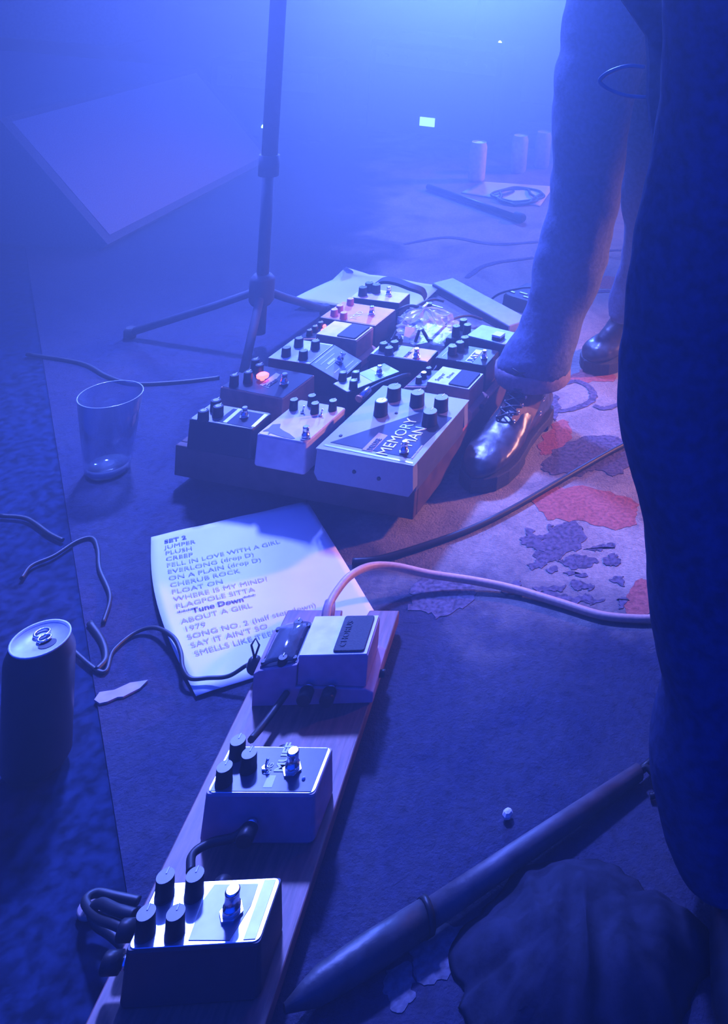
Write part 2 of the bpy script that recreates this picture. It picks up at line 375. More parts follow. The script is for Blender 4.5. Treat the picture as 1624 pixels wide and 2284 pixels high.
# large delay pedal
M_dmm = mat('pale_blue_steel', (0.23, 0.245, 0.28), 0.5, 0.1, 0.06, 200)
M_dmmblk = mat('print_dark', (0.02, 0.022, 0.035), 0.5, spec=0.12)
p = Pedal('delay_pedal', 'largest pedal, silver with black triangle and MEMORY MAN lettering, at the front of the pedalboard', (718, 995), (922, 1037), (1042, 895), (850, 862), 0.130, ZB, None, None, group=G)
w2, l2, h = p.w/2, p.l/2, p.h
MB().prism([(-w2-0.001, 0), (w2+0.001, 0), (w2+0.001, h-0.002), (-w2-0.001, h-0.002)], -l2+0.012, l2-0.012).build('body', mat('dark_steel', (0.10, 0.10, 0.13), 0.5, 0.4), p.e)
for sgn in (-1, 1):                              # folded end panels with chamfered lower corners
    b = MB(); poly = [(-w2+0.004, 0), (w2-0.004, 0), (w2+0.003, 0.012), (w2, h-0.002), (-w2, h-0.002), (-w2-0.003, 0.012)]
    y0, y1 = (-l2-0.004, -l2+0.0119) if sgn < 0 else (l2-0.0119, l2+0.004)
    en = b.prism(poly, y0, y1).build('end_panel', M_dmm, p.e)
    if sgn < 0:
        for fx, fz in ((-0.10*p.w, 0.026), (0.16*p.w, 0.022)):
            MB().lathe([(0.0035, 0), (0.003, 0.0012)], (fx, -l2-0.004, fz), 12, axis=(0, -1, 0)).build('screw', M_black, en)
MB().box(-w2-0.002, w2+0.002, -l2-0.005, l2+0.005, h-0.002, h).build('face_plate', M_dmm, p.e)
p.panel('black_panel', [(737, 987), (915, 1022), (1008, 932), (948, 917)], M_dmmblk)
p.panel('silver_edge', [(722, 994), (920, 1035), (922, 1032), (726, 991)], M_silver)
p.text('MEMORY', 862, 1018, 0.0285, M_white, rz=PI/2+0.02, sx=0.98, bold=0.0)
p.text('MAN', 917, 998, 0.0285, M_white, rz=PI/2+0.02, sx=0.95, bold=0.0)
p.panel('red_badge', [(807, 1004), (829, 1008), (865, 972), (845, 966)], mat('dull_red_print', (0.35, 0.16, 0.20), 0.5), 0.0008)
p.text('DELUXE', 829, 1006, 0.0125, M_dmmblk, rz=PI/2+0.02, sx=0.75, bold=0.0004, z=0.0012)
p.text('electro-harmonix', 920, 1024, 0.0055, M_white, rz=PI/2+0.02)
for x, y in ((880, 862), (932, 875), (985, 886), (960, 917)): p.knob(x, y, 0.0125, 0.024, cap=M_cap, capr=0.9)
p.knob(851, 893, 0.0115, 0.026, cap=M_silver, capr=0.75)
p.foot(903, 985, 0.95)
for x, y in ((884, 922), (760, 972)): q = p.at(x, y); MB().lathe([(0.003, 0), (0.0025, 0.0015)], n=12).build('screw', M_black, p.e, loc=q)
plug(p.e, (-w2, 0.02, h*0.5), (-1, 0, 0)); plug(p.e, (-w2, 0.06, h*0.5), (-1, 0, 0))

# front left black pedal
p = Pedal('fuzz_pedal', 'black pedal with pale line panel and three knobs, front left corner of the pedalboard', (423, 933), (563, 960), (604, 922), (472, 897), ZT, ZB, M_black, mat('grey_face', (0.20, 0.20, 0.24), 0.4, 0.4), group=G)
p.panel('black_panel', [(484, 940), (560, 955), (592, 925), (520, 912)], M_dmmblk)
p.panel('pale_stripe', [(497, 942), (505, 944), (540, 914), (532, 912)], M_white, 0.0008)
p.panel('pale_block', [(560, 952), (568, 953), (598, 926), (590, 924)], M_satin, 0.0008)
for x, y in ((454, 915), (482, 892), (487, 905)): p.knob(x, y, 0.0085, 0.018, cap=M_silver, capr=0.55)
p.foot(546, 909, 0.9)

# cream pedal with a dark bird
p = Pedal('overdrive_pedal', 'cream pedal with dark bird picture, left of the largest pedal', (570, 967), (687, 989), (768, 909), (672, 890), 0.130, ZB, mat('cream_body', (0.52, 0.44, 0.46), 0.45), mat('cream_face', (0.66, 0.54, 0.53), 0.5), group=G)
p.panel('bird_print', [(586, 962), (600, 955), (608, 947), (626, 946), (624, 955), (632, 961), (646, 968), (658, 978), (652, 979), (634, 976), (618, 971), (604, 966), (598, 970), (600, 962)], mat('bird_ink', (0.10, 0.10, 0.16), 0.6))
for x, y in ((656, 891), (696, 882), (703, 899), (743, 893)): p.knob(x, y, 0.0068, 0.018, cap=M_silver, capr=0.9)
for x, y in ((674, 917), (715, 924)): toggle(p.e, p.at(x, y+4))
p.foot(683, 952, 1.0)
plug(p.e, (p.w/2, 0.01, 0.028), (1, 0, 0)); plug(p.e, (p.w/2, 0.035, 0.028), (1, 0, 0))

# black pedal with orange sides and a red lamp
M_orange = mat('orange_paint', (0.72, 0.28, 0.16), 0.45)
p = Pedal('octave_pedal', 'black-topped pedal with orange sides, script lettering and a round glowing red lamp', (492, 862), (633, 890), (698, 837), (572, 810), 0.132, ZB, M_orange, M_dmmblk, r=0.003, group=G)
for x, y in ((523, 836), (554, 829), (570, 801), (579, 813)): p.knob(x, y, 0.0075, 0.020, cap=M_silver, capr=0.5)
q = p.at(586, 836, 0.010); MB().lathe([(0.0035, 0), (0.0035, 0.004), (0.0100, 0.006), (0.0105, 0.010), (0.007, 0.0128)], n=20).build('indicator_lamp', M_ledred, p.e, loc=(q.x, q.y, p.h))
p.foot(635, 834, 1.0)
p.panel('script_badge', [(579, 859), (599, 866), (625, 836), (616, 832)], M_inkgrey, 0.0005)
p.text('Eater', 599, 864, 0.016, M_dmmblk, rz=PI/2-0.02, sx=0.85, bold=0.0003)

# bent-top black and white pedal
c0, yaw, ww, ll = frame_of((603, 796), (694, 813), (740, 770), (655, 755), 0.135)
e = empty('synth_pedal', (c0.x, c0.y, ZB), yaw, 'bent-top pedal half white with four silver-capped knobs, behind the red lamp pedal', 'effects pedal', G)
hh = 0.135-ZB; sw = 0.060
MB().prism([(-ww/2, 0), (ww/2+sw, 0), (ww/2+sw, hh-0.026), (ww/2, hh-0.001), (-ww/2, hh-0.001)], -ll/2, ll/2).build('body', M_black, e)
inv = Matrix.Rotation(-yaw, 3, 'Z')
MB().box(-ww/2, ww/2-0.001, -ll/2-0.001, ll/2+0.001, hh-0.001, hh).build('upper_plate', mat('white_enamel', (0.70, 0.72, 0.76), 0.4), e)
MB().box(ww/2-0.030, ww/2-0.003, -ll/2+0.006, ll/2-0.004, hh, hh+0.0005).build('dark_panel', mat('slate_print', (0.16, 0.17, 0.24), 0.5), e)
sl = math.atan2(0.025, sw); sx_ = math.hypot(sw, 0.025)
lp = MB().box(0.001, sx_, -ll/2-0.001, ll/2+0.001, 0, 0.001).build('sloped_plate', mat('slate_face', (0.24, 0.27, 0.40), 0.45, 0.2), e, loc=(ww/2, 0, hh-0.001))
lp.rotation_euler = (0, sl, 0)
for k, (y0, y1, x0) in enumerate(((-0.034, 0.034, 0.004), (-0.03, 0.02, 0.014), (-0.018, 0.008, 0.021), (-0.034, 0.032, 0.028), (-0.030, -0.012, 0.045), (-0.004, 0.030, 0.052), (-0.034, 0.034, 0.061))):
    MB().box(x0, x0+(0.005 if k in (2,) else 0.0016), y0, y1, 0.001, 0.0014).build('printed_line', M_white, lp)
for x, y in ((667, 755), (639, 776), (677, 783), (704, 761)):
    q = inv @ (at(x, y, 0.135+0.016)-Vector((c0.x, c0.y, ZB))); knob(e, (q.x, q.y, hh), 0.0085, 0.017, cap=M_silver, capr=0.75)
fo = footswitch(lp, (0.034, 0.005, 0.001), 1.05)

# small angled pedal in the middle
p = Pedal('mini_pedal', 'small pale blue and white pedal turned at an angle, in the middle of the pedalboard', (740, 854), (778, 878), (889, 827), (860, 810), 0.120, ZB, M_black, mat('ivory_face', (0.62, 0.58, 0.58), 0.45), group=G)
p.strip('blue_panel', 0.02, 0.98, 0.48, 0.98, mat('sky_print', (0.42, 0.62, 0.72), 0.45))
p.strip('pale_band', 0.02, 0.98, 0.70, 0.80, mat('sky_pale', (0.62, 0.74, 0.78), 0.45), 0.0009)
for x, y in ((765, 830), (794, 829), (789, 848)): p.knob(x, y, 0.0075, 0.016, cap=M_silver, capr=0.7)
p.foot(847, 816, 0.9)

# compact pedals with a rubber treadle
def compact(name, label, FL, FR, BR, BL, ztop, zbase, side, top, group=None, ctrl=0.046, text=None, knobs=3, cover=False, padlen=0.5, leds=False, panelmat=None):
    c, yaw, ww, ll = frame_of(FL, FR, BR, BL, ztop); h = ztop-zbase
    e = empty(name, (c.x, c.y, zbase), yaw, label, 'effects pedal', group)
    L, R_ = -ww/2-ctrl, ww/2+0.010; w2 = ww/2; l2 = ll/2
    MB().prism([(L, 0), (R_, 0), (R_, 0.014), (w2+0.0005, 0.019), (-w2-0.0005, 0.024), (-w2-0.0005, h-0.010), (L+0.006, h-0.017), (L, h-0.021)], -l2-0.003, l2+0.003).build('body', side, e, bevel=0.0012)
    t = MB().prism([(-w2, 0.0245), (w2, 0.0195), (w2, h-0.003), (w2-0.002, h-0.0012), (-w2, h-0.0012)], -l2, l2).build('treadle', side, e, bevel=0.001)
    MB().box(-w2+0.0005, w2-0.002, -l2+0.0005, l2-0.0005, h-0.0015, h).build('top_plate', top, t)
    MB().rbox(w2-ww*padlen-0.002, w2-0.006, -l2+0.003, l2-0.003, [(h, 0), (h+0.002, 0), (h+0.0026, 0.0006)], 0.003).build('rubber_pad', M_rubber, t)
    cp = MB().add([(L+0.007, -l2+0.001, h-0.0165), (-w2-0.003, -l2+0.001, h-0.0098), (-w2-0.003, l2-0.001, h-0.0098), (L+0.007, l2-0.001, h-0.0165)], [(0, 1, 2, 3)])
    cp = MB().prism([(L+0.006, h-0.0170), (-w2-0.002, h-0.0102), (-w2-0.002, h-0.0092), (L+0.006, h-0.0160)], -l2+0.001, l2-0.001).build('control_panel', panelmat or M_black, e)
    xm = (L-w2)/2
    for k in range(knobs):
        y = (k-(knobs-1)/2)*ll*0.30
        if not cover: knob(e, (xm, y, h-0.0132), 0.0058, 0.012, cap=M_silver if k % 2 else M_cap)
        else: knob(e, (xm+0.006, y, h-0.0132), 0.0055, 0.009)
    MB().lathe([(0.0045, 0), (0.0045, 0.006), (0.0035, 0.007)], (R_, 0, 0.009), 14, axis=(1, 0, 0)).build('thumb_screw', M_black, e)
    if leds:
        led(e, (-w2-0.012, l2*0.5, h-0.0095), 0.0035); led(e, (-w2-0.004, -l2*0.1, h-0.0092), 0.0035)
    if cover:                                            # clear bubble guard over the knobs
        b = MB(); rings = []
        for i in range(9):
            t_ = i/8; x = L+0.006+(ctrl-0.010)*t_; zb = h-0.0155+0.0065*t_
            rings.append([(x, -l2*0.98+1.96*l2*j/10, zb+0.0005+0.011*math.sin(PI*t_)**0.6*math.sin(PI*(0.06+0.88*j/10))**0.5) for j in range(11)])
        b.loft(rings, caps=False, closed=False); cv = b.build('clear_cover', mat('clear_plastic', (0.75, 0.8, 0.9), 0.08, trans=0.92, spec=0.6), e)
        md = cv.modifiers.new('s', 'SOLIDIFY'); md.thickness = 0.0012
        for sx, sy in ((L+0.008, -l2+0.006), (L+0.008, l2-0.006), (-w2-0.006, -l2+0.006), (-w2-0.006, l2-0.006)):
            MB().lathe([(0.003, 0), (0.0028, 0.003)], (sx, sy, h-0.0155+0.0065*(sx-L)/ctrl), 10).build('screw', M_black, e)
    return e, ww, ll, h
M_bossorange = mat('compact_orange', (0.70, 0.30, 0.16), 0.45)
M_bosstop = mat('compact_peach', (0.80, 0.58, 0.46), 0.45)
compact('distortion_pedal', 'orange compact pedal with a black rubber pad, behind the bent-top pedal', (713, 744), (796, 761), (828, 732), (745, 712), 0.136, ZB, M_bossorange, M_bosstop, G, leds=True)
e, ww, ll, h = compact('blues_pedal', 'cream-topped brown compact pedal with black rubber pad, right behind the largest pedal', (959, 849), (1048, 872), (1076, 835), (986, 815), 0.132, ZB, mat('compact_brown', (0.42, 0.17, 0.12), 0.5), mat('compact_cream', (0.78, 0.74, 0.70), 0.5), G, panelmat=mat('dark_blue_face', (0.08, 0.09, 0.16), 0.4, 0.3))
lettering('Super', 0.013, M_inkgrey, e, (-ww*0.28, -ll*0.36, h+0.0005), PI/2)
lettering('Drive', 0.010, M_inkgrey, e, (-ww*0.12, -ll*0.10, h+0.0005), PI/2)

# red pedal with pale frame
p = Pedal('chorus_pedal', 'red pedal with pale rim and outlined lettering, behind the orange compact pedal', (716, 707), (838, 729), (880, 691), (764, 670), 0.128, ZB, M_black, mat('pale_rim', (0.60, 0.52, 0.62), 0.4), r=0.003, group=G)
M_redface = mat('red_face', (0.62, 0.20, 0.28), 0.45)
p.strip('red_panel', 0.025, 0.975, 0.04, 0.96, M_redface)
p.text('TCO', 792, 714, 0.020, M_white, rz=PI/2+0.05, sx=1.0)
M_redknob = mat('red_knob', (0.42, 0.12, 0.20), 0.45)
for x, y in ((746, 690), (758, 681), (782, 666), (767, 697)): p.knob(x, y, 0.0075, 0.014, m=M_redknob, cap=mat('pink_cap', (0.70, 0.45, 0.55), 0.4), capr=0.85)
p.foot(830, 684, 0.95)

# rearmost pale pedal
p = Pedal('reverb_pedal', 'pale pink-faced black pedal at the far end of the pedalboard, lying before the white sheets', (783, 662), (892, 678), (912, 655), (808, 640), 0.124, ZB, M_black, mat('pink_face', (0.66, 0.56, 0.66), 0.5), r=0.003, group=G)
for x, y in ((810, 640), (824, 630), (840, 634)): p.knob(x, y, 0.0095, 0.020)
p.foot(868, 641, 0.95)

# red and white plate pedal
p = Pedal('phaser_pedal', 'white-framed pedal with a bright red lower half, left of the RAT pedal', (828, 788), (951, 809), (979, 782), (850, 763), 0.128, ZB, M_black, mat('white_rim', (0.74, 0.70, 0.74), 0.4), r=0.003, group=G)
p.strip('red_panel', 0.58, 0.975, 0.05, 0.95, mat('bright_red_face', (0.80, 0.22, 0.18), 0.45))
p.strip('grey_panel', 0.36, 0.57, 0.05, 0.95, mat('grey_print', (0.42, 0.42, 0.56), 0.5))
p.strip('dark_panel', 0.06, 0.35, 0.06, 0.94, M_dmmblk)
p.text('PHASE', 908, 798, 0.011, M_dmmblk, rz=PI/2, sx=0.8)
for x, y in ((856, 765), (880, 762), (868, 775)): p.knob(x, y, 0.0085, 0.014, cap=M_cap)
p.foot(930, 778, 0.95)

# RAT
p = Pedal('rat_pedal', 'black pedal with a white RAT label beside the boot shaft', (972, 797), (1083, 818), (1114, 782), (1003, 764), 0.126, ZB, M_black, M_black, group=G)
p.strip('white_label', 0.57, 0.71, 0.06, 0.84, M_white)
q = p.at(1046, 806)
lettering('RAT', 0.0165, M_dmmblk, p.e, (0.205*p.w, -0.40*p.l, p.h+0.0008), PI/2, sx=1.25, bold=0.0005)
for x, y in ((1010, 772), (1026, 763), (1037, 752)): p.knob(x, y, 0.009, 0.017, cap=M_cap)
p.foot(1081, 782, 0.85)
p.strip('pale_line', 0.10, 0.115, 0.1, 0.9, M_white)

# pale green pedal with a square white switch
p = Pedal('tuner_pedal', 'pale green pedal with a square white switch, at the right rear of the pedalboard', (1052, 745), (1128, 775), (1145, 746), (1076, 718), 0.135, ZB, mat('dark_green_body', (0.06, 0.07, 0.09), 0.5), mat('mint_face', (0.48, 0.66, 0.68), 0.5), group=G)
q = p.at(1112, 748, 0.008)
sw_ = MB().box(-0.010, 0.010, -0.010, 0.010, 0, 0.007).build('square_switch', M_black, p.e, loc=(q.x, q.y, p.h))
MB().box(-0.0105, 0.0105, -0.0105, 0.0105, 0.0072, 0.012).build('white_key', mat('white_key', (0.88, 0.86, 0.80), 0.4), sw_, bevel=0.001)
p3 = Pedal('boost_pedal', 'black three-knob pedal between the clear bag and the pale green pedal', (1000, 752), (1050, 765), (1068, 738), (1018, 726), 0.112, ZB, M_black, M_black, group=G)
for x, y in ((1018, 727), (1034, 713), (1043, 724)): p3.knob(x, y, 0.0085, 0.022, cap=M_cap, capr=0.9)

# ------------------------------------------------------------------ clutter on and behind the pedalboard
def cable(name, label, pts, r, m, group=None, sub=8, n=8):
    o = MB().tube(spline(pts, sub), r, n).build(name, m)
    return tag(o, label, 'cable', group)
def A3(lst): return [at(*p) for p in lst]
# jack plug on a patch lead crossing the small angled pedal
e = empty('patch_lead', at(800, 888, 0.10), 0, 'black patch lead with a shiny jack plug lying between the small and the largest pedal', 'cable')
inv_ = -Vector(e.location)
def rel(pp): return [q+inv_ for q in pp]
MB().tube(rel(spline(A3([(820, 872, 0.126), (850, 856, 0.128), (880, 845, 0.127), (900, 838, 0.116), (914, 836, 0.100), (918, 838, 0.083)]))), 0.0042, 8).build('lead', M_cable, e)
a, b = at(800, 890, 0.120), at(822, 870, 0.126); ax = (b-a)
MB().lathe([(0.0036, 0), (0.0036, 0.006), (0.0065, 0.0062), (0.0070, ax.length), (0.005, ax.length+0.004)], a+inv_, 16, axis=ax).build('jack_plug', M_silver, e)
MB().lathe([(0.0072, 0), (0.0072, 0.003)], a+inv_-ax.normalized()*0.001, 16, axis=ax).build('orange_ring', mat('orange_ring', (0.85, 0.30, 0.15), 0.4), e)
# black leads draped among the pedals at the rear of the board
for k, (lab, pts, r) in enumerate((
    ('black lead looping over the rear pedals towards the clear bag', [(876, 700, 0.10), (892, 690, 0.125), (915, 682, 0.13), (940, 690, 0.12), (935, 715, 0.10), (905, 735, 0.085), (890, 760, 0.083)], 0.0038),
    ('black lead running straight back from the white-framed pedal', [(872, 760, 0.083), (885, 735, 0.085), (905, 705, 0.095), (935, 680, 0.10), (965, 668, 0.09), (990, 672, 0.083)], 0.0034),
    ('black lead curling behind the three-knob black pedal', [(960, 760, 0.083), (985, 735, 0.10), (1010, 712, 0.10), (1045, 704, 0.095), (1075, 712, 0.083)], 0.0034),
    ('black lead bridging from the RAT pedal to the cream compact pedal', [(955, 815, 0.083), (965, 800, 0.105), (975, 815, 0.11), (960, 835, 0.10), (940, 850, 0.085)], 0.0034))):
    cable('lead', lab, A3(pts), r, M_cable, 'leads on the main pedalboard')
# clear plastic bag
b = MB(); c0 = at(955, 745, 0.082); rings = []
for i in range(23):
    t = i/22; ring = []
    for j in range(44):
        an = 2*PI*j/44; rr = (0.052*math.sqrt(max(0.0, 1-t*t))+0.004)*(1+0.34*noise.noise(Vector((math.cos(an)*2, math.sin(an)*2, t*3)))+0.22*noise.noise(Vector((math.cos(an)*6, math.sin(an)*6, t*8))))
        ring.append((c0.x+rr*math.cos(an)*1.15-0.02*t, c0.y+rr*math.sin(an)*0.9+0.03*t, c0.z+0.044*t+0.010*noise.noise(Vector((math.cos(an)*3, math.sin(an)*3, t*6)))*t))
    rings.append(ring)
bag = b.loft(rings, caps=True, smooth=False).build('plastic_bag', mat('clear_bag', (0.70, 0.74, 0.85), 0.18, 0, 0.1, 40, 0.4, alpha=0.42))
tag(bag, 'crumpled clear plastic bag among the leads at the rear of the pedalboard', 'bag')
# white tag with black band
e = empty('label_tag', at(912, 765, 0.083), 0.5, 'small white tag with a black band standing behind the white-framed pedal', 'tag')
q = MB().box(-0.013, 0.013, -0.001, 0.001, 0, 0.034).build('card', mat('white_card', (0.86, 0.86, 0.84), 0.6), e); q.rotation_euler = (-0.7, 0.25, 0)
MB().tube([(0.012, -0.004, 0), (0.020, 0.0, 0.026), (0.026, 0.0, 0.028), (0.042, -0.004, 0)], 0.0035, 8).build('band', M_black, e)
# buckle
e = empty('metal_clip', at(955, 690, 0.083), 0.2, 'shiny metal clip at the rear edge of the pedalboard by the white sheet', 'clip')
MB().box(-0.02, 0.004, -0.003, 0.003, 0.012, 0.017).build('clip_arm', M_silver, e).rotation_euler = (0, -0.35, 0.9)
MB().box(0.0, 0.034, -0.002, 0.002, 0.010, 0.014).build('clip_arm', M_silver, e).rotation_euler = (0, 0.15, -0.25)
MB().box(-0.006, 0.008, -0.006, 0.006, 0.0, 0.016).build('clip_base', M_black, e)
# folded carry handle at the rear
hp = spline(A3([(818, 648, 0.082), (835, 636, 0.105), (855, 624, 0.122), (885, 627, 0.122), (915, 638, 0.118), (942, 648, 0.105), (950, 662, 0.082)]), 6)
hb = MB(); rings = []
for i, q in enumerate(hp):
    rings.append([q+Vector((0, 0.009, 0.004)), q+Vector((0, 0.009, -0.004)), q+Vector((0, -0.009, -0.008)), q+Vector((0, -0.009, 0.0))])
ho = hb.loft(rings, smooth=False).build('carry_strap', M_rubber)
tag(ho, 'black arched carry strap behind the rearmost pale pedal', 'strap')

# sheets of paper
def sheet(name, label, pix, zs, m=M_paper, nu=12, nv=12, curl=None, cat='paper', group=None):
    # pix: corner pixels TL TR BR BL, zs their heights
    P4 = [at(x, y, z) for (x, y), z in zip(pix, zs)]
    def S_(u, v):                                   # u along the top edge, v down the sheet
        p = (P4[0]*(1-u)+P4[1]*u)*(1-v)+(P4[3]*(1-u)+P4[2]*u)*v
        if curl: p = p+curl(u, v)
        return p
    b = MB(); g = [[S_(i/nu, j/nv) for i in range(nu+1)] for j in range(nv+1)]
    b.loft(g, caps=False, closed=False)
    o = b.build(name, m); md = o.modifiers.new('s', 'SOLIDIFY'); md.thickness = 0.0006; md.offset = 1
    tag(o, label, cat, group); return o, S_
o, S_ = sheet('set_list', 'white printed set list sheet lying before the pedalboard, under the wooden plank', [(337, 1198), (686, 1118), (866, 1414), (437, 1553)], [0.003, 0.010, 0.0025, 0.004],
              curl=lambda u, v: Vector((-0.016*math.sin(PI*v)*(1-u)**2, -0.006*math.sin(PI*v)*(1-u)**2, 0.008*math.sin(PI*v)*(1-u)**2+0.001*math.sin(9*u+4*v)**2)), nu=24, nv=24)
lines = [('SET 2', 1.05, 0), ('JUMPER', 1, 2), ('PLUSH', 1, 2), ('CREEP', 1, 2), ('FELL IN LOVE WITH A GIRL', 1, 1), ('EVERLONG (drop D)', 1, 1), ('ON A PLAIN (drop D)', 1, 1), ('CHERUB ROCK', 1, 1), ('FLOAT ON', 1, 1),
         ('WHERE IS MY MIND?', 1, 1), ('FLAGPOLE SITTA', 1, 1), ('***Tune Down***', 1, 0), ('ABOUT A GIRL', 1, 1), ('1979', 1, 1), ("SONG NO. 2 (half step down)", 1, 1), ("SAY IT AIN'T SO", 1, 1), ('SMELLS LIKE TEEN SPIRIT', 1, 1)]
for k, (txt, sc, grey) in enumerate(lines):
    cu = bpy.data.curves.new('t', 'FONT'); cu.body = txt; cu.size = 0.040*sc; cu.resolution_u = 2; cu.offset = 0.0010 if grey == 0 else 0.0
    t_ = bpy.data.objects.new('t', cu); C.objects.link(t_)
    me = bpy.data.meshes.new_from_object(t_.evaluated_get(bpy.context.evaluated_depsgraph_get())); bpy.data.objects.remove(t_)
    v0 = 0.085+k*0.0462
    for vt in me.vertices:                          # lay the letters on the curved sheet
        u = 0.075+vt.co.x*1.30; v = v0-vt.co.y*0.92
        vt.co = S_(u, v)+Vector((0, 0, 0.0011))
    me.materials.clear(); me.materials.append(M_ink if grey == 0 else M_inkmid if grey == 2 else M_inkgrey)
    q = bpy.data.objects.new('printed_line', me); C.objects.link(q); q.parent = o
sheet('loose_sheet', 'white sheet lying behind the main pedalboard with one corner bent up', [(770, 612), (985, 632), (930, 690), (650, 672)], [0.03, 0.02, 0.02, 0.02], curl=lambda u, v: Vector((0, 0, 0.05*max(0, 0.25-u-v)*4*0.4+0.006*math.sin(5*u+2*v))), group='sheets behind the pedalboard')
sheet('loose_sheet', 'white sheet mostly covered by another, peeking out beside the red pedal', [(700, 676), (800, 682), (790, 706), (735, 690)], [0.004]*4, group='sheets behind the pedalboard')
q, _ = sheet('loose_sheet', 'grey bent paper corner standing up behind the white sheet', [(772, 595), (786, 604), (800, 622), (742, 622)], [0.055, 0.045, 0.018, 0.018], mat('grey_paper', (0.34, 0.34, 0.38), 0.8))
sheet('rug_sheet', 'white sheet far back under a coiled lead', [(1075, 405), (1235, 416), (1205, 460), (1028, 430)], [0.002]*4)
# grey bar and black gadget behind the board
a, b = at(968, 632, 0.02), at(1140, 728, 0.02); d = b-a
e = empty('grey_bar', (a.x, a.y, 0.001), math.atan2(d.y, d.x), 'flat grey bar lying diagonally on the rug behind the pedalboard', 'bar')
MB().box(0, d.length, -0.006, 0.060, 0.0, 0.022).build('bar_body', mat('grey_metal', (0.30, 0.30, 0.34), 0.55, 0.1), e, bevel=0.003)
MB().box(0.004, d.length-0.004, -0.0075, -0.006, 0.004, 0.018).build('dark_edge', M_black, e)
p = Pedal('footswitch_box', 'small black box with shiny edges on the rug behind the boot shaft', (1126, 656), (1178, 673), (1226, 646), (1174, 629), 0.035, 0.001, M_black, mat('dark_gloss', (0.04, 0.04, 0.05), 0.12), r=0.004)
for x, y in ((1140, 651), (1168, 655), (1176, 664)): q = p.at(x, y); MB().box(-0.012, 0.012, -0.003, 0.003, 0, 0.002).build('shiny_strip', M_silver, p.e, loc=q)
cable('lead', 'thin black lead arching over the small black box behind the boot', A3([(1095, 668, 0.004), (1115, 655, 0.03), (1150, 645, 0.05), (1188, 642, 0.06), (1230, 660, 0.03)]), 0.003, M_cable)

# ------------------------------------------------------------------ near plank with three pedals
PZ = 0.030
c0, pyaw, pw, pl = frame_of((200, 2284), (590, 2284), (893, 1355), (640, 1366), PZ)
fr, fl = at(893, 1355, PZ), at(640, 1366, PZ)
pyaw = math.radians(7.6)
mid = (fr+fl)/2
e = empty('plank', (mid.x, mid.y, 0), pyaw, 'long reddish brown wooden plank with a notched end carrying three pedals', 'plank')
hw = (fr-fl).length/2; n0, n1 = 0.004, 0.034; nd = 0.024; LEN = 0.78
MB().slab([(-hw, -LEN), (hw, -LEN), (hw, 0), (n1, 0), (n1-0.003, -nd), (n0+0.002-0.006, -nd), (n0-0.006, 0), (-hw, 0)], 0.011, PZ).build('board', M_wood, e, bevel=0.0015)
for y in (-0.19, -0.42, -0.70): MB().box(-hw+0.012, hw-0.004, y-0.02, y+0.02, 0.0012, 0.0108).build('batten', M_wood, e)
GN = 'pedals on the near plank'
M_nboss = mat('mauve_body', (0.42, 0.27, 0.36), 0.5); M_nbosst = mat('mauve_pale', (0.80, 0.72, 0.76), 0.5)
e, ww, ll, h = compact('chorus_compact_pedal', 'pale-topped compact pedal with clear knob cover at the far end of the plank', (669, 1460), (822, 1460), (847, 1373), (701, 1373), 0.094, PZ, M_nboss, M_nbosst, GN, ctrl=0.050, knobs=4, cover=True, padlen=0.50, panelmat=mat('navy_panel', (0.05, 0.06, 0.13), 0.35))
lettering('CHORUS', 0.0105, M_dmmblk, e, (ww*0.13, -ll*0.36, h+0.0030), PI/2, sx=1.0)
plug(e, (-0.026, -ll/2-0.003, 0.024), (0, -1, 0)); plug(e, (0.0, -ll/2-0.003, 0.022), (0, -1, 0))
M_nface = mat('steel_blue_face', (0.06, 0.075, 0.13), 0.30, 0.0, 0.1, 200, spec=0.25)
p = Pedal('fuzz_mini_pedal', 'steel-faced pedal with three black knobs and bright rim, middle of the near plank', (453, 1774), (702, 1769), (747, 1662), (513, 1664), 0.085, PZ, mat('mauve_cast', (0.36, 0.24, 0.34), 0.5, 0.1), M_satin, r=0.007, group=GN, flare=0.003)
p.strip('blue_panel', 0.035, 0.955, 0.05, 0.95, M_nface)
for x, y in ((531, 1651), (556, 1680), (501, 1710)): p.knob(x, y, 0.0080, 0.019, cap=M_cap, capr=0.92)
toggle(p.e, p.at(590, 1718)); p.foot(654, 1676, 1.15)
p.text('MUFF', 629, 1724, 0.0125, M_white, rz=PI/2, sx=1.15, bold=0.0004)
p.text('BIG', 600, 1730, 0.009, M_white, rz=PI/2, sx=1.0)
p.panel('pale_block', [(586, 1758), (606, 1758), (616, 1731), (598, 1731)], M_white, 0.0009)
q = p.at(677, 1739); led(p.e, q, 0.0018, mat('clear_led', (0.7, 0.75, 0.9), 0.2))
plug(p.e, (-0.005, -p.l/2-0.003, 0.026), (0, -1, 0)); plug(p.e, (-0.005, p.l/2+0.003, 0.026), (0, 1, 0))
p = Pedal('boost_mini_pedal', 'bright silver-faced pedal with four black knobs, nearest on the plank', (289, 2115), (576, 2109), (633, 1958), (345, 1963), 0.085, PZ, mat('black_cast', (0.03, 0.03, 0.04), 0.5, 0.1), M_satin, r=0.007, group=GN, flare=0.003)
p.panel('grey_panel', [(420, 2098), (512, 2098), (560, 2020), (576, 1972), (478, 1974), (452, 2010)], mat('grey_brushed', (0.26, 0.26, 0.30), 0.42, 0.4))
p.strip('pale_band', 0.86, 0.95, 0.06, 0.94, mat('pale_brushed', (0.34, 0.34, 0.40), 0.42, 0.5))
for x, y in ((369, 1954), (435, 1951), (326, 2036), (392, 2036)): p.knob(x, y, 0.0078, 0.021, cap=M_cap, capr=0.95)
p.foot(519, 1986, 1.2)
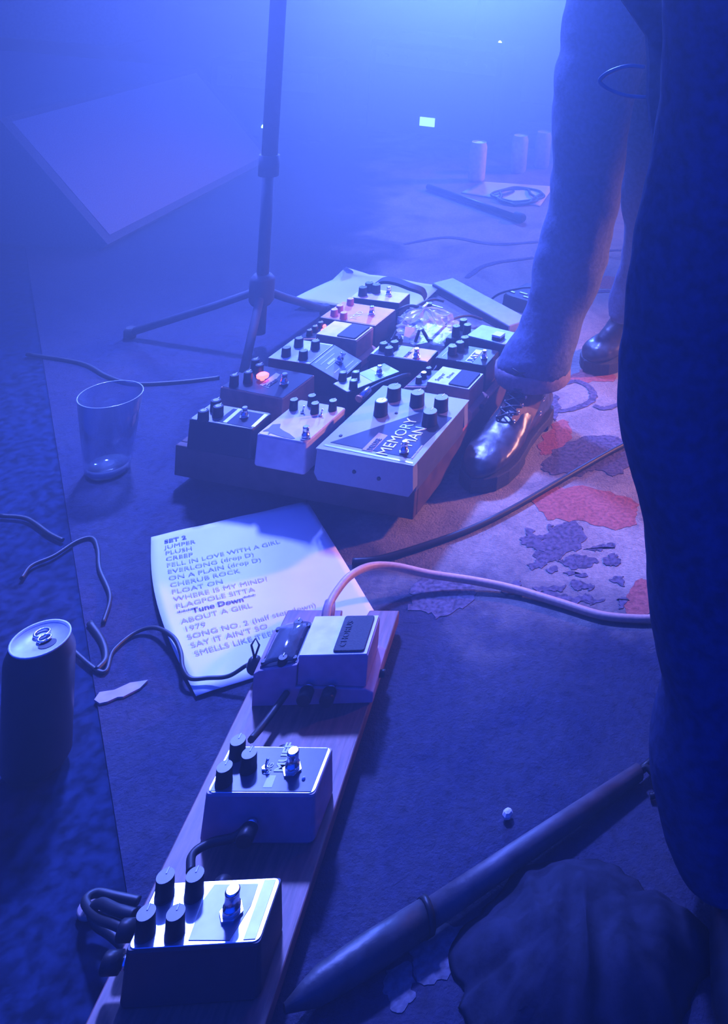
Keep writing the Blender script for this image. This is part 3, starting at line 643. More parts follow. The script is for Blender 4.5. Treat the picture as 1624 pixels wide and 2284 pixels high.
plug(p.e, (-p.w/2-0.003, 0.012, 0.026), (-1, 0, 0)); plug(p.e, (-p.w/2-0.003, -0.014, 0.026), (-1, 0, 0)); plug(p.e, (-0.005, p.l/2+0.003, 0.026), (0, 1, 0))
# leads of the near pedals
GL = 'leads of the near plank'
cable('lead', 'short black patch lead between the two front pedals of the plank', A3([(548, 1846, 0.055), (520, 1868, 0.052), (470, 1880, 0.05), (430, 1905, 0.05), (425, 1945, 0.055)]), 0.0042, M_cable, GL)
cable('lead', 'short black patch lead behind the steel-faced pedal on the plank', A3([(640, 1545, 0.05), (615, 1580, 0.048), (585, 1620, 0.05), (560, 1650, 0.055)]), 0.0042, M_cable, GL)
cable('lead', 'black lead bunched left of the nearest plank pedal', A3([(300, 2040, 0.055), (262, 2030, 0.05), (225, 2015, 0.035), (205, 2030, 0.02), (215, 2060, 0.012), (250, 2085, 0.01), (285, 2120, 0.01), (300, 2160, 0.008)]), 0.0045, M_cable, GL)
cable('lead', 'second black lead curling out left of the nearest plank pedal', A3([(285, 2075, 0.05), (250, 2060, 0.045), (215, 2045, 0.03), (190, 2010, 0.018), (215, 1992, 0.012), (260, 2000, 0.008), (310, 2010, 0.006)]), 0.0040, M_cable, GL)
for lab, px, py in (('brown round disc beside the leads left of the nearest pedal', 205, 2027), ):
    o = MB().lathe([(0.012, 0), (0.0125, 0.003), (0.0115, 0.005)], at(px, py, 0.001), 18).build('disc', mat('cork', (0.32, 0.22, 0.20), 0.8)); tag(o, lab, 'disc')
tan_pts = A3([(728, 1392, 0.055), (734, 1352, 0.066), (752, 1318, 0.068), (782, 1284, 0.066), (825, 1264, 0.052), (880, 1264, 0.038), (960, 1281, 0.022), (1060, 1296, 0.013), (1150, 1315, 0.008), (1250, 1345, 0.0065), (1340, 1372, 0.0065), (1420, 1380, 0.0065), (1500, 1380, 0.0065), (1580, 1390, 0.0065)])
e = empty('instrument_cable', tan_pts[0], 0, 'thick tan instrument cable curving from the compact pedal across the rug to the right', 'cable')
MB().tube([q-tan_pts[0] for q in spline(tan_pts, 10)], 0.0056, 12).build('lead', mat('tan_cable', (0.62, 0.36, 0.26), 0.45, 0, 0.1, 200), e)
a, b = tan_pts[0]-tan_pts[0], tan_pts[1]-tan_pts[0]
MB().lathe([(0.0085, 0), (0.0085, 0.020), (0.0065, 0.032)], a-Vector((0, 0.0, 0.004)), 16, axis=(b-a)).build('plug_sleeve', mat('sleeve', (0.30, 0.20, 0.26), 0.5), e)
cable('stage_lead', 'long black lead running from beside the set list across the rug past the boot', A3([(786, 1252, 0.0065), (850, 1245, 0.0065), (960, 1212, 0.0065), (1060, 1175, 0.0065), (1150, 1130, 0.0065), (1250, 1072, 0.0065), (1340, 1020, 0.0065), (1400, 988, 0.0065), (1500, 940, 0.0065)]), 0.0048, M_cable)
cable('power_lead', 'thin black power lead lying over the set list edge, tied near the clear cover', A3([(150, 1440, 0.003), (228, 1500, 0.003), (252, 1452, 0.003), (300, 1412, 0.004), (345, 1400, 0.010), (385, 1420, 0.018), (403, 1455, 0.019), (408, 1490, 0.017), (425, 1513, 0.013), (465, 1512, 0.013), (510, 1508, 0.017), (550, 1484, 0.03), (568, 1478, 0.05)]), 0.0026, M_cable)
e = empty('cable_tie', at(567, 1482, 0.045), 0, 'black knotted cable tie with an upright loop beside the clear knob cover', 'cable tie')
MB().lathe([(0.004, -0.012), (0.008, -0.006), (0.009, 0.0), (0.007, 0.007), (0.003, 0.010)], n=12).build('knot', M_cable, e)
MB().tube([(0, 0, 0.008), (-0.002, 0, 0.016), (-0.005, 0, 0.026), (0, 0, 0.036), (0.005, 0, 0.027), (0.002, 0, 0.016), (0, 0, 0.008)], 0.0014, 6).build('loop', M_cable, e)
# thin leads on the left
GT = 'thin leads on the floor at the left'
cable('floor_lead', 'thin dark lead making an open hook left of the set list', A3([(48, 1290, 0.003), (70, 1262, 0.003), (120, 1240, 0.003), (170, 1208, 0.003), (205, 1200, 0.003), (218, 1225, 0.003), (222, 1270, 0.003), (245, 1330, 0.003), (230, 1390, 0.003)]), 0.0028, M_cable, GT)
cable('floor_lead', 'thin dark lead curving past the empty glass towards the pedalboard', A3([(60, 790, 0.003), (180, 810, 0.003), (240, 840, 0.003), (300, 856, 0.003), (400, 852, 0.003), (490, 842, 0.003)]), 0.004, M_cable, GT)
cable('floor_lead', 'thin dark lead crossing the left edge of the rug', A3([(0, 1150, 0.003), (60, 1157, 0.003), (110, 1190, 0.003), (140, 1205, 0.003)]), 0.003, M_cable, GT)
cable('floor_lead', 'thin dark lead lying left of the torn paper strip by the can', A3([(200, 1390, 0.003), (228, 1430, 0.003), (235, 1470, 0.003), (215, 1495, 0.003)]), 0.004, M_cable, GT)

# torn paper strip and pebble
pts = [at(x, y, 0.002) for x, y in ((210, 1562), (222, 1545), (255, 1540), (290, 1524), (330, 1518), (312, 1536), (275, 1555), (262, 1556), (240, 1566), (222, 1570))]
if sum(p.x*q.y-q.x*p.y for p, q in zip(pts, pts[1:]+pts[:1])) < 0: pts.reverse()
o = MB().slab([(q.x, q.y) for q in pts], 0.0005, 0.003).build('paper_strip', mat('mauve_paper', (0.44, 0.36, 0.42), 0.8)); tag(o, 'curved torn strip of pale paper on the rug between the can and the set list', 'paper strip')
c = at(1132, 1817, 0.005); o = MB().lathe([(0.003, -0.004), (0.0058, -0.001), (0.006, 0.002), (0.004, 0.005), (0.001, 0.006)], c, 7, smooth=False).build('pebble', mat('white_pebble', (0.78, 0.70, 0.72), 0.6)); tag(o, 'small white pebble on the rug above the long black tube', 'pebble')

# long black tube with a hooked end
a, b = at(712, 2198, 0.018), at(1425, 1722, 0.012)
e = empty('umbrella', (a.x, a.y, 0.001), 0, 'long black furled umbrella-like tube with a hooked end lying across the lower rug', 'umbrella')
q0 = Vector((a.x, a.y, 0.001)); ax = b-a
mid_ = at(950, 2045, 0.019)-q0
MB().tube([(a-q0)-ax.normalized()*0.03, (a-q0)-ax.normalized()*0.012, a-q0, (a-q0)*0.6+mid_*0.4, mid_], [0.004, 0.011, 0.015, 0.017, 0.016], 16).build('sleeve', mat('black_nylon', (0.05, 0.05, 0.06), 0.45, 0, 0.3, 60, 0.3), e)
MB().tube([mid_+(b-q0-mid_)*0.002, mid_*0.6+(b-q0)*0.4, (b-q0)], [0.0135, 0.0125, 0.0095], 16).build('shaft_cover', mat('black_nylon2', (0.07, 0.06, 0.075), 0.55, 0, 0.3, 60, 0.3), e)
MB().tube([q-q0 for q in spline(A3([(1420, 1725, 0.012), (1440, 1712, 0.014), (1455, 1725, 0.012), (1466, 1750, 0.010), (1462, 1772, 0.006), (1450, 1776, 0.005)]), 5)], 0.0035, 8).build('hook', M_black, e)
MB().tube([q-q0 for q in A3([(1425, 1722, 0.012), (1448, 1703, 0.012), (1464, 1690, 0.012)])], 0.005, 8).build('tip', M_black, e)
MB().lathe([(0.0172, -0.003), (0.0172, 0.003)], mid_, 16, axis=ax).build('band', M_black, e)

# ------------------------------------------------------------------ drinks
def drink_can(name, label, c, r=0.033, h=0.157, col=M_black, open_=True, group=None, detail=True):
    e = empty(name, c, 0, label, 'can', group)
    MB().lathe([(r*0.78, 0), (r*0.86, 0.002), (r, 0.012), (r, h-0.022), (r*0.98, h-0.017), (r*0.84, h-0.004), (r*0.84, h-0.0025)], n=36).build('body', col, e)
    MB().lathe([(r*0.84, h-0.0025), (r*0.86, h-0.001), (r*0.855, h), (r*0.80, h), (r*0.785, h-0.0022), (r*0.2, h-0.0020)], n=36).build('lid', mat('can_lid', (0.62, 0.64, 0.72), 0.45, 0.1), e)
    if detail:
        t = MB()
        for cx_, rx, ry in ((-0.006, 0.0062, 0.0072), (0.0045, 0.0050, 0.0060)):
            t.tube([(cx_+rx*math.cos(2*PI*k/16), ry*math.sin(2*PI*k/16), 0) for k in range(17)], 0.0014, 6)
        tb = t.build('pull_tab', M_silver, e, loc=(0.001, 0.003, h+0.0002)); tb.rotation_euler = (0.0, 0, -0.7)
        MB().slab([(0.0085*math.cos(2*PI*k/18), 0.0065*math.sin(2*PI*k/18)) for k in range(18)], 0, 0.0006).build('opening', M_black, e, loc=(0.0115, -0.0045, h-0.0021)).rotation_euler = (0, 0, 0.9)
    return e
cb = at(90, 1424, 0.157)
drink_can('drink_can', 'open dark tall can with silver lid standing at the left edge', (cb.x, cb.y, 0.0005), col=mat('dark_can', (0.03, 0.028, 0.04), 0.4, 0.5))
cols = [mat('peach_can', (0.92, 0.62, 0.52), 0.4, 0.0), mat('grey_can', (0.62, 0.64, 0.70), 0.4, 0.3), mat('grey_can2', (0.55, 0.57, 0.62), 0.4, 0.3)]
for (x, y), cl, lab in zip(((1062, 403), (1155, 384), (1207, 374)), cols, ('pale orange tall can lit warm, far back on the rug', 'grey tall can far back, between the orange can and the jeans', 'grey tall can far back, right beside the jeans leg')):
    q = at(x, y); drink_can('far_can', lab, (q.x, q.y, 0.0005), col=cl, detail=False, group='cans far back')
# empty glass
g = at(240, 1050, 0); gz = 0.0005
b = MB().lathe([(0.031, 0), (0.033, 0.002), (0.0475, 0.139), (0.0460, 0.139), (0.0320, 0.016), (0.005, 0.013)], n=40, caps=False)
o = b.add([(0.031*math.cos(2*PI*k/40), 0.031*math.sin(2*PI*k/40), 0) for k in range(40)], [tuple(range(40))])
gl = bpy.data.materials.new('clear_glass'); gl.use_nodes = True; nt = gl.node_tree; nt.nodes.clear()
out = nt.nodes.new('ShaderNodeOutputMaterial'); mx = nt.nodes.new('ShaderNodeMixShader'); tr = nt.nodes.new('ShaderNodeBsdfTransparent'); gs = nt.nodes.new('ShaderNodeBsdfGlossy'); lw = nt.nodes.new('ShaderNodeLayerWeight')
gs.inputs['Roughness'].default_value = 0.08; tr.inputs[0].default_value = (0.93, 0.95, 0.97, 1); lw.inputs[0].default_value = 0.20; gs.inputs[0].default_value = (0.9, 0.93, 1, 1)
nt.links.new(lw.outputs['Facing'], mx.inputs[0]); nt.links.new(tr.outputs[0], mx.inputs[1]); nt.links.new(gs.outputs[0], mx.inputs[2]); nt.links.new(mx.outputs[0], out.inputs[0])
e = empty('drinking_glass', (g.x, g.y, gz), 0, 'empty clear pint glass standing on the dark floor at the left', 'glass')
o.build('glass_wall', gl, e)
MB().tube([(0.0468*math.cos(2*PI*k/40), 0.0468*math.sin(2*PI*k/40), 0.139) for k in range(41)], 0.0009, 6, caps=False).build('rim', mat('glass_rim', (0.55, 0.6, 0.75), 0.15, spec=1.0), e)
MB().lathe([(0.029, 0.0005), (0.0305, 0.004), (0.030, 0.012), (0.02, 0.0135)], n=30).build('glass_base', mat('thick_glass', (0.8, 0.85, 0.95), 0.12, trans=0.5, spec=0.8), e)

# ------------------------------------------------------------------ microphone stand
M_stand = mat('stand_black', (0.06, 0.065, 0.09), 0.7, spec=0.2)
f0 = at(577, 772, 0); t0 = atY(621, 0, f0.y+0.02)
e = empty('microphone_stand', (f0.x, f0.y, 0.0), 0, 'tall dark microphone stand with tripod legs behind the pedalboard', 'microphone stand')
tp = t0-Vector((f0.x, f0.y, 0.0)); tp2 = tp*1.7
MB().tube([(0, 0, 0.03), tp*0.55], 0.0125, 16).build('lower_pole', M_stand, e)
MB().tube([tp*0.53, tp2], 0.0165, 16).build('upper_pole', M_stand, e)
MB().tube([tp*0.50, tp*0.56], 0.021, 16).build('clutch', M_stand, e)
MB().lathe([(0.020, 0.10), (0.026, 0.11), (0.026, 0.16), (0.018, 0.17)], n=16).build('leg_collar', M_stand, e)
for px, py in ((290, 742), (725, 690), (540, 845)):
    q = at(px, py, 0.0125)-Vector((f0.x, f0.y, 0.0))
    lg = MB().tube([(0, 0, 0.135), q*0.35+Vector((0, 0, 0.085)), q], 0.009, 10).build('leg', M_stand, e)
    MB().lathe([(0.012, -0.0115), (0.013, 0.004), (0.009, 0.012)], q, 12).build('rubber_foot', M_rubber, lg)
q = at(955, 416, 0.012); q1 = at(1150, 484, 0.012)
e = empty('floor_rod', (q.x, q.y, 0), 0, 'dark rod lying on the rug before the far white sheet', 'rod')
MB().tube([(0, 0, 0.012), (q1-q)+Vector((0, 0, 0.012))], 0.0105, 10).build('rod_body', M_black, e)
MB().lathe([(0.0105, -0.004), (0.016, 0), (0.016, 0.035), (0.012, 0.04)], (q1-q)+Vector((0, 0, 0.0165)), 12, axis=(q1-q)).build('rubber_end', M_rubber, e)
ring = []
for k in range(60):
    an = 2*PI*k/22; ring.append(at(1155+55*math.cos(an)*(1-k/160)+8*math.sin(k), 432+17*math.sin(an)+(k/60)*10, 0.008+0.003*math.sin(k*0.6)))
cable('coiled_lead', 'loosely coiled black lead on the far white sheet', ring, 0.0048, M_cable, sub=3)

# ------------------------------------------------------------------ back of the stage
Yw = 2.35
a, b = atY(10, 262, Yw), atY(222, 585, Yw)
e = empty('monitor_wedge', (b.x, Yw, 0.0005), math.radians(4), 'large grey wedge-shaped stage monitor in the haze at the left', 'speaker')
sx, sz = a.x-b.x, a.z
M_amp = mat('amp_tolex', (0.10, 0.10, 0.12), 0.9, 0, 0.2, 200, 0.2, spec=0.1)
M_ampblk = mat('amp_black', (0.05, 0.05, 0.06), 0.95, 0, 0.2, 200, 0.2, spec=0.05)
MB().prism([(-1.1, 0), (0.0, 0), (0.02, 0.02), (sx, sz), (-1.1, sz)], 0, 1.0).build('cabinet', M_amp, e)
sl = math.atan2(sz-0.02, sx-0.02)
gr = MB().box(0.02, math.hypot(sx-0.02, sz-0.02)-0.02, -0.97, -0.03, 0.0, 0.006).build('grille', mat('grille_cloth', (0.24, 0.24, 0.28), 0.8, 0, 0.2, 300, 0.3), e, loc=(0.02, 0, 0.022))
gr.rotation_euler = (0, -sl, 0); gr.scale = (1, -1, 1)
gr.rotation_euler = (0, -sl, 0)
q = at(95, 92, 0)
e = empty('pale_crate', (q.x, q.y, 0.0005), math.radians(8), 'pale box standing in the haze at the far upper left', 'box')
MB().box(-0.75, 0.42, 0, 0.5, 0.0, 0.55).build('box_body', mat('pale_box', (0.62, 0.62, 0.66), 0.7), e, bevel=0.01)
MB().box(-0.76, 0.43, -0.008, 0.508, 0.46, 0.50).build('box_strap', mat('box_grey', (0.3, 0.3, 0.34), 0.7), e)
def amp(name, label, px, py, wd, dp, ht, rz=0.0):
    q = at(px, py); e = empty(name, (q.x, q.y, 0.0005), rz, label, 'amplifier')
    MB().box(-wd/2, wd/2, 0, dp, 0.02, ht).build('cabinet', M_ampblk, e, bevel=0.008)
    MB().box(-wd/2+0.03, wd/2-0.03, -0.004, 0.0, 0.05, ht-0.14).build('grille', mat('dark_grille', (0.05, 0.05, 0.06), 0.8, 0, 0.3, 300, 0.3), e)
    cp = MB().box(-wd/2+0.03, wd/2-0.03, -0.006, 0.0, ht-0.11, ht-0.03).build('control_panel', mat('amp_panel', (0.12, 0.12, 0.14), 0.4, 0.5), e)
    for k in range(6): knob_ = MB().lathe([(0.010, 0), (0.009, 0.012)], (-wd/2+0.08+k*(wd-0.16)/5, -0.006, ht-0.07), 12, axis=(0, -1, 0)).build('knob', M_cap, cp)
    for k in (-1, 1):
        for j in (0.06, dp-0.06): MB().lathe([(0.02, 0), (0.02, 0.021)], (k*(wd/2-0.06), j, 0), 10).build('rubber_foot', M_rubber, e)
    return e, q
e, q = amp('guitar_amplifier', 'dark amplifier with a small green lamp, in the haze behind the microphone stand', 590, 318, 0.46, 0.28, 0.34, 0.1)
gq = at(587, 285, 0); ray = atY(587, 285, q.y-0.012)
lo = led(e, Matrix.Rotation(-0.1, 3, 'Z') @ (ray-Vector(e.location)), 0.007, M_ledgreen)
e, q = amp('bass_amplifier', 'dark amplifier with a pale lit badge, in the haze behind the far cans', 960, 312, 0.62, 0.35, 0.44, -0.05)
ray = Matrix.Rotation(0.05, 3, 'Z') @ (atY(953, 272, q.y-0.012)-Vector(e.location))
MB().box(-0.034, 0.034, -0.004, 0.004, -0.020, 0.020).build('lit_badge', mat('lit_badge', (0.6, 0.9, 0.8), 0.3, emit=(0.45, 0.9, 0.75), estr=2.2), e, loc=ray)
e, q = amp('keyboard_amplifier', 'dark amplifier with a tiny white lamp at the back, right of the badge amplifier', 1150, 235, 0.55, 0.35, 0.80, -0.05)
ray = Matrix.Rotation(0.05, 3, 'Z') @ (atY(1115, 98, q.y-0.012)-Vector(e.location))
led(e, ray, 0.010, mat('white_led', (0.8, 0.85, 1), 0.3, emit=(0.7, 0.85, 1.0), estr=6))

# ------------------------------------------------------------------ people (the photo shows legs only)
def remesh(b, name, m, parent, vox, wr=0.004, wsc=(9, 9, 4), smooth=6, label=None):
    o = b.build('tmp', m); md = o.modifiers.new('r', 'REMESH'); md.mode = 'VOXEL'; md.voxel_size = vox
    sm = o.modifiers.new('s', 'SMOOTH'); sm.factor = 0.5; sm.iterations = smooth
    me = bpy.data.meshes.new_from_object(o.evaluated_get(bpy.context.evaluated_depsgraph_get())); bpy.data.objects.remove(o)
    me.name = name
    ns = [v.normal.copy() for v in me.vertices]
    for v, n in zip(me.vertices, ns):
        c = v.co; d = noise.noise(Vector((c.x*wsc[0], c.y*wsc[1], c.z*wsc[2]+c.x*6)))+0.5*noise.noise(Vector((c.x*wsc[0]*2.3, c.y*wsc[1]*2.3, c.z*wsc[2]*3.5+c.y*9)))
        v.co = c+n*(wr*d)
    for p_ in me.polygons: p_.use_smooth = True
    me.materials.clear(); me.materials.append(m)
    q = bpy.data.objects.new(name, me); C.objects.link(q); q.parent = parent
    if label: q['label'] = label
    return q
def leg_rings(rows, off, ry=1.0, n=20):
    rings = []
    for xl, xr, y, Y in rows:
        a, b = atY(xl, y, Y), atY(xr, y, Y); c = (a+b)/2-off; rx = (b-a).length/2
        rings.append([(c.x+rx*math.cos(2*PI*k/n), c.y+rx*ry*math.sin(2*PI*k/n), c.z) for k in range(n)])
    return rings

def boot(parent, toe, heel, off, sc=1.0, shaft=0.175):
    t, h_ = Vector(toe), Vector(heel); d = t-h_; L = d.length; yaw = math.atan2(d.y, d.x)
    mt = Matrix.Translation(h_-off) @ Matrix.Rotation(yaw, 4, 'Z')
    up = MB(); rings = []; n = 22
    prof = [(0.0, 0.024, 0.050, 0.062), (0.05, 0.031, 0.055, 0.075), (0.18, 0.036, 0.058, 0.088), (0.33, 0.036, 0.058, 0.098), (0.47, 0.038, 0.053, 0.092), (0.60, 0.043, 0.047, 0.076), (0.72, 0.047, 0.043, 0.066), (0.84, 0.044, 0.040, 0.060), (0.93, 0.034, 0.035, 0.052), (0.985, 0.018, 0.028, 0.040), (1.0, 0.006, 0.024, 0.031)]
    for s_, wd, mz, tz in prof:
        ring = []
        for k in range(n):
            an = 2*PI*k/n; cy_, sz_ = math.cos(an), math.sin(an)
            y = wd*math.copysign(abs(cy_)**0.75, cy_); z = 0.024+(tz-0.024)*(0.5+0.5*math.copysign(abs(sz_)**0.8, sz_))
            ring.append((s_*L, y*(1.0 if sz_ < 0.2 else 1-0.25*(sz_-0.2)), z))
        rings.append(ring)
    up.loft(rings)
    rings = []
    for z, x0, x1, wd in ((0.030, 0.010, 0.165, 0.034), (0.07, 0.004, 0.160, 0.036), (0.10, 0.006, 0.122, 0.036), (0.135, 0.008, 0.112, 0.037), (shaft, 0.010, 0.108, 0.040)):
        rings.append([((x0+x1)/2+(x1-x0)/2*math.cos(2*PI*k/n), wd*math.sin(2*PI*k/n), z) for k in range(n)])
    up.loft(rings)
    bt = remesh(up, 'boot', M_leather, parent, 0.0045, 0.0012, (60, 60, 60), 4)
    bt.matrix_local = mt
    so = MB(); out = [(s_*L, wd*1.10) for s_, wd, mz, tz in prof]; out = [(x, y) for x, y in out]
    poly = [(-0.006, 0)]+[(x, -y) for x, y in out]+[(L+0.006, 0)]+[(x, y) for x, y in reversed(out)]
    so.slab(poly, 0.010, 0.027).build('sole', M_rubber, bt, bevel=0.002)
    MB().slab([(x, y) for x, y in poly if x < 0.30*L]+[], 0.0008, 0.011).build('boot_heel', M_rubber, bt)
    fp = [(x, y) for x, y in poly if x > 0.52*L]; MB().slab(fp, 0.0008, 0.011).build('forefoot_sole', M_rubber, bt)
    # tongue, facings, eyelets and laces over the instep
    zs = [(0.60, 0.077), (0.54, 0.086), (0.49, 0.093), (0.45, 0.104), (0.425, 0.118), (0.415, 0.134), (0.41, 0.150)]
    for s_ in (-1, 1):
        f = MB(); strip = []
        for sx_, z in zs: strip.append([(sx_*L+0.004, s_*0.012, z+0.003), (sx_*L-0.012, s_*0.026, z-0.006), (sx_*L-0.030, s_*0.0385, z-0.018), (sx_*L-0.032, s_*0.036, z-0.02), (sx_*L-0.006, s_*0.012, z-0.004)])
        f.loft(strip, smooth=False).build('facing', M_brownleather, bt, 'brown leather lace facing')
        for sx_, z in zs[::1]:
            MB().tube([(sx_*L-0.001+0.003*math.cos(2*PI*k/10), s_*0.0185+0.0012*math.sin(2*PI*k/10)*0, z+0.0005+0.003*math.sin(2*PI*k/10)) for k in range(11)], 0.0011, 6).build('eyelet', M_silver, bt)
    for i in range(len(zs)-1):
        (s0, z0), (s1, z1) = zs[i], zs[i+1]
        for s_ in (-1, 1):
            MB().tube(spline([(s0*L+0.003, s_*0.018, z0+0.002), ((s0+s1)/2*L+0.006, 0, (z0+z1)/2+0.006), (s1*L+0.003, -s_*0.018, z1+0.002)], 4), 0.0018, 6).build('lace', M_cable, bt)
    for sx_, y_, z in ((0.30, 0.0385, 0.085), (0.345, 0.0395, 0.062)):
        MB().tube([(sx_*L+0.004*math.cos(2*PI*k/12), y_, z+0.004*math.sin(2*PI*k/12)) for k in range(13)], 0.0012, 6).build('eyelet', M_silver, bt)
    return bt
ank = (atY(1112, 840, 1.70)+atY(1266, 840, 1.70))/2; toe = at(1078, 1070, 0)
ank.z = toe.z = 0.0006; fd = (toe-ank).normalized(); heel = ank-fd*0.058; toe = heel+fd*0.285
off = Vector((heel.x, heel.y, 0))
e = empty('person', off, 0, 'person in blue jeans and black lace-up boots standing beside the pedalboard', 'person')
b = MB()
b.loft(leg_rings([(1108, 1272, 822, 1.70), (1124, 1280, 785, 1.70), (1156, 1296, 735, 1.715), (1184, 1322, 675, 1.73), (1190, 1344, 612, 1.745), (1207, 1366, 545, 1.75), (1221, 1382, 460, 1.75), (1231, 1390, 370, 1.75), (1229, 1402, 300, 1.75), (1235, 1425, 200, 1.76), (1250, 1452, 100, 1.78), (1264, 1480, 0, 1.80), (1280, 1510, -110, 1.83), (1300, 1560, -230, 1.86)], off, 0.95))
b.loft(leg_rings([(1352, 1478, 706, 1.99), (1358, 1486, 665, 1.99), (1378, 1498, 600, 1.98), (1390, 1520, 520, 1.96), (1384, 1530, 440, 1.93), (1384, 1540, 300, 1.90), (1390, 1560, 150, 1.88), (1400, 1580, 0, 1.88), (1410, 1600, -110, 1.88), (1420, 1620, -230, 1.88)], off, 0.95))
a_ = atY(1300, -225, 1.87)-off; b_ = atY(1625, -225, 1.87)-off
b.loft([[((a_.x+b_.x)/2+rx*math.cos(2*PI*k/24), a_.y+ry*math.sin(2*PI*k/24), a_.z+dz) for k in range(24)] for dz, rx, ry in ((-0.05, 0.16, 0.09), (0.03, 0.175, 0.12), (0.12, 0.165, 0.12), (0.2, 0.16, 0.115))])
remesh(b, 'jeans', M_denim, e, 0.009, 0.009, (8, 8, 7), 5)
# rolled hem over the boot, warm light painted into its reddish colour
rings = leg_rings([(1108, 1270, 842, 1.70), (1105, 1273, 837, 1.70), (1106, 1273, 812, 1.70), (1112, 1270, 807, 1.70)], off, 0.95)
MB().loft(rings, caps=False).build('rolled_hem', mat('hem_denim_warm_lit', (0.24, 0.17, 0.20), 0.85, 0, 0.2, 120, 0.3), e)
boot(e, toe, heel, off)
t2, h2 = at(1304, 828, 0), at(1442, 778, 0); t2.z = h2.z = 0.0006
boot(e, t2, h2, off)

# nearer figure at the right edge: a leg in loose black trousers and the hem of a coat
Yl = 0.86
foot = atY(1560, 2080, Yl); off2 = Vector((foot.x, Yl, 0))
e = empty('person', off2, 0, 'person in loose black trousers and dark coat, close by at the right edge', 'person')
edge = [(1470, -60), (1474, 60), (1470, 200), (1456, 320), (1440, 400), (1415, 500), (1398, 600), (1390, 700), (1380, 790), (1374, 870), (1380, 945), (1402, 1025), (1426, 1110), (1440, 1210), (1450, 1320), (1458, 1420), (1476, 1490), (1462, 1545), (1447, 1610), (1450, 1690), (1468, 1780), (1488, 1870), (1500, 1960), (1512, 2060)]
b = MB(); rings = []
for x, y in edge:
    q = atY(x, y, Yl)-off2; rx = 0.074+0.012*max(0, (900-y)/900)
    q.z = max(q.z, 0.045)
    rings.append([(q.x+rx+rx*math.cos(2*PI*k/24), rx*1.0*math.sin(2*PI*k/24), q.z) for k in range(24)])
    if q.z <= 0.045: break
b.loft(rings)
q0 = atY(1470, -60, Yl)-off2
b.loft([[(q0.x+0.30+rx*math.cos(2*PI*k/24), 0.06+0.085*math.sin(2*PI*k/24), z) for k in range(24)] for z, rx in ((0.05, 0.075), (0.5, 0.08), (0.9, 0.095), (q0.z, 0.1))])
b.loft([[(q0.x+0.20+rx*math.cos(2*PI*k/24), 0.04+0.12*math.sin(2*PI*k/24), q0.z+dz) for k in range(24)] for dz, rx in ((-0.08, 0.19), (0.03, 0.20), (0.14, 0.185))])
remesh(b, 'trousers', M_darkcloth, e, 0.008, 0.0045, (12, 12, 9), 3)
# shoes
lc = [sum(v[0] for v in rg)/len(rg) for rg in rings][-1]
for sx, sy in ((lc, 0.0), (q0.x+0.30, 0.06)):
    s = MB(); rings = []
    for t, wd, tz in ((0.08, 0.03, 0.06), (0.04, 0.04, 0.075), (-0.02, 0.044, 0.075), (-0.08, 0.046, 0.06), (-0.13, 0.042, 0.05), (-0.165, 0.026, 0.04), (-0.175, 0.01, 0.03)):
        rings.append([(sx+wd*math.cos(2*PI*k/16), sy+t, 0.002+tz*(0.5+0.5*math.sin(2*PI*k/16))) for k in range(16)])
    s.loft(rings).build('shoe', M_leather, e)
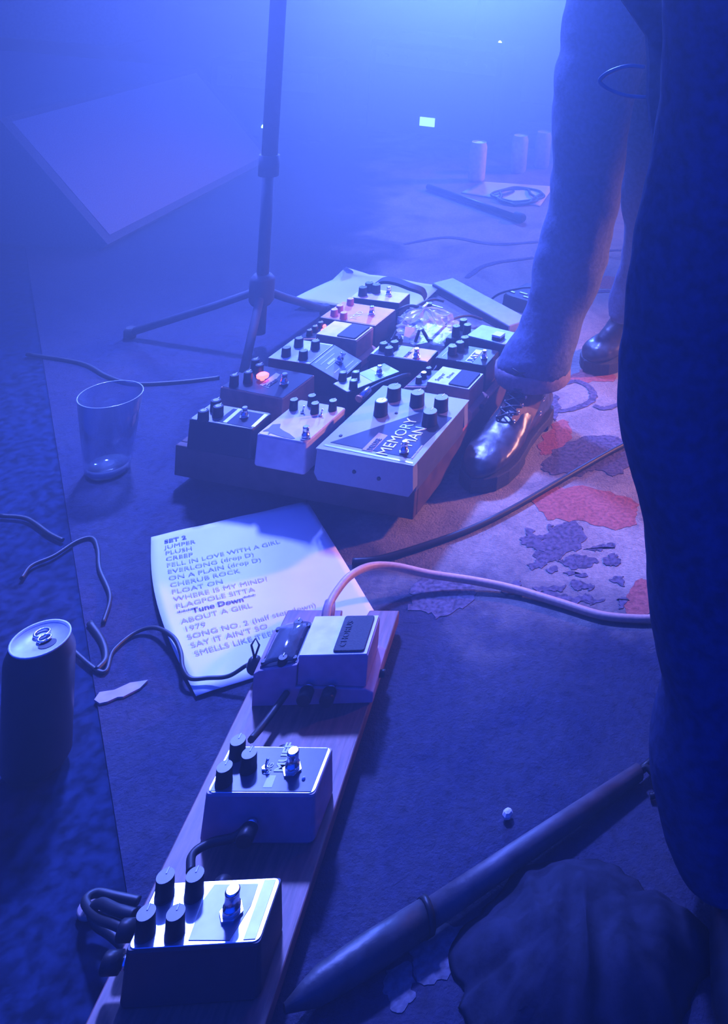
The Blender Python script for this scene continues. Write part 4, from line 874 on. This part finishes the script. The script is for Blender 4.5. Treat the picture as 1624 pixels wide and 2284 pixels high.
# coat hem hanging beside the leg, further back
rings = []
for px, py, Y in ((1384, -60, 1.05), (1384, 0, 1.05), (1405, 30, 1.05), (1438, 78, 1.05), (1443, 140, 1.05), (1441, 210, 1.05), (1446, 270, 1.05), (1454, 312, 1.05), (1470, 340, 1.05)):
    q = atY(px, py, Y)-off2
    rings.append([(q.x, q.y, q.z), (q.x+0.005, q.y-0.015, q.z), (q.x+0.22, q.y-0.03, q.z-0.01), (q.x+0.22, q.y+0.03, q.z-0.01), (q.x+0.005, q.y+0.015, q.z)])
MB().loft(rings, smooth=False).build('coat', M_darkcloth, e)
q = [atY(x, y, 1.06)-off2 for x, y in ((1440, 150), (1400, 148), (1362, 160), (1340, 176), (1342, 188), (1365, 203), (1400, 214), (1445, 218))]
MB().tube(spline(q, 6), 0.0028, 8).build('cord_loop', mat('grey_cord', (0.25, 0.25, 0.3), 0.35), e, 'loop of thin cord sticking out of the coat')

# crumpled dark cloth heap in the lower right corner
c0 = at(1270, 2150, 0.0); b = MB(); rings = []
N_ = 96
for i in range(25):
    t = 1-i/24; ring = []
    for k in range(N_):
        an = 2*PI*k/N_; ca, sa = math.cos(an), math.sin(an)
        out_ = 1+0.22*noise.noise(Vector((ca*1.6, sa*1.6, 2.0)))+0.07*noise.noise(Vector((ca*7, sa*7, 5.0)))
        x, y = 0.125*t*out_*ca, 0.092*t*out_*sa
        rg = 1-abs(noise.noise(Vector((x*26+y*6, y*5, 1.0))))*1.6
        z = 0.0015+0.062*(1-t**3)*(0.55+0.45*rg+0.35*noise.noise(Vector((x*14, y*14, 8))))*(0.8+2.2*x-1.5*y)
        ring.append((c0.x+0.012+x, c0.y+y, max(z, 0.0015)))
    rings.append(ring)
o = b.loft(rings).build('cloth_heap', mat('black_fabric', (0.02, 0.022, 0.04), 0.9, 0, 0.3, 50, 0.5, spec=0.1)); tag(o, 'crumpled heap of dark cloth on the rug in the lower right corner', 'cloth')

# ------------------------------------------------------------------ stage haze filling the room
hz = MB().box(-6.7, 3.4, -1.3, 8.2, -0.2, 4.2).build('haze', bpy.data.materials.new('haze'))
m = hz.data.materials[0]; m.use_nodes = True; nt = m.node_tree; nt.nodes.clear()
out = nt.nodes.new('ShaderNodeOutputMaterial'); vs = nt.nodes.new('ShaderNodeVolumeScatter')
vs.inputs['Color'].default_value = (0.95, 0.97, 1.0, 1); vs.inputs['Density'].default_value = 0.235; vs.inputs['Anisotropy'].default_value = 0.65
nt.links.new(vs.outputs[0], out.inputs['Volume'])
tag(hz, 'thin blue stage haze filling the room', 'haze', kind='stuff')
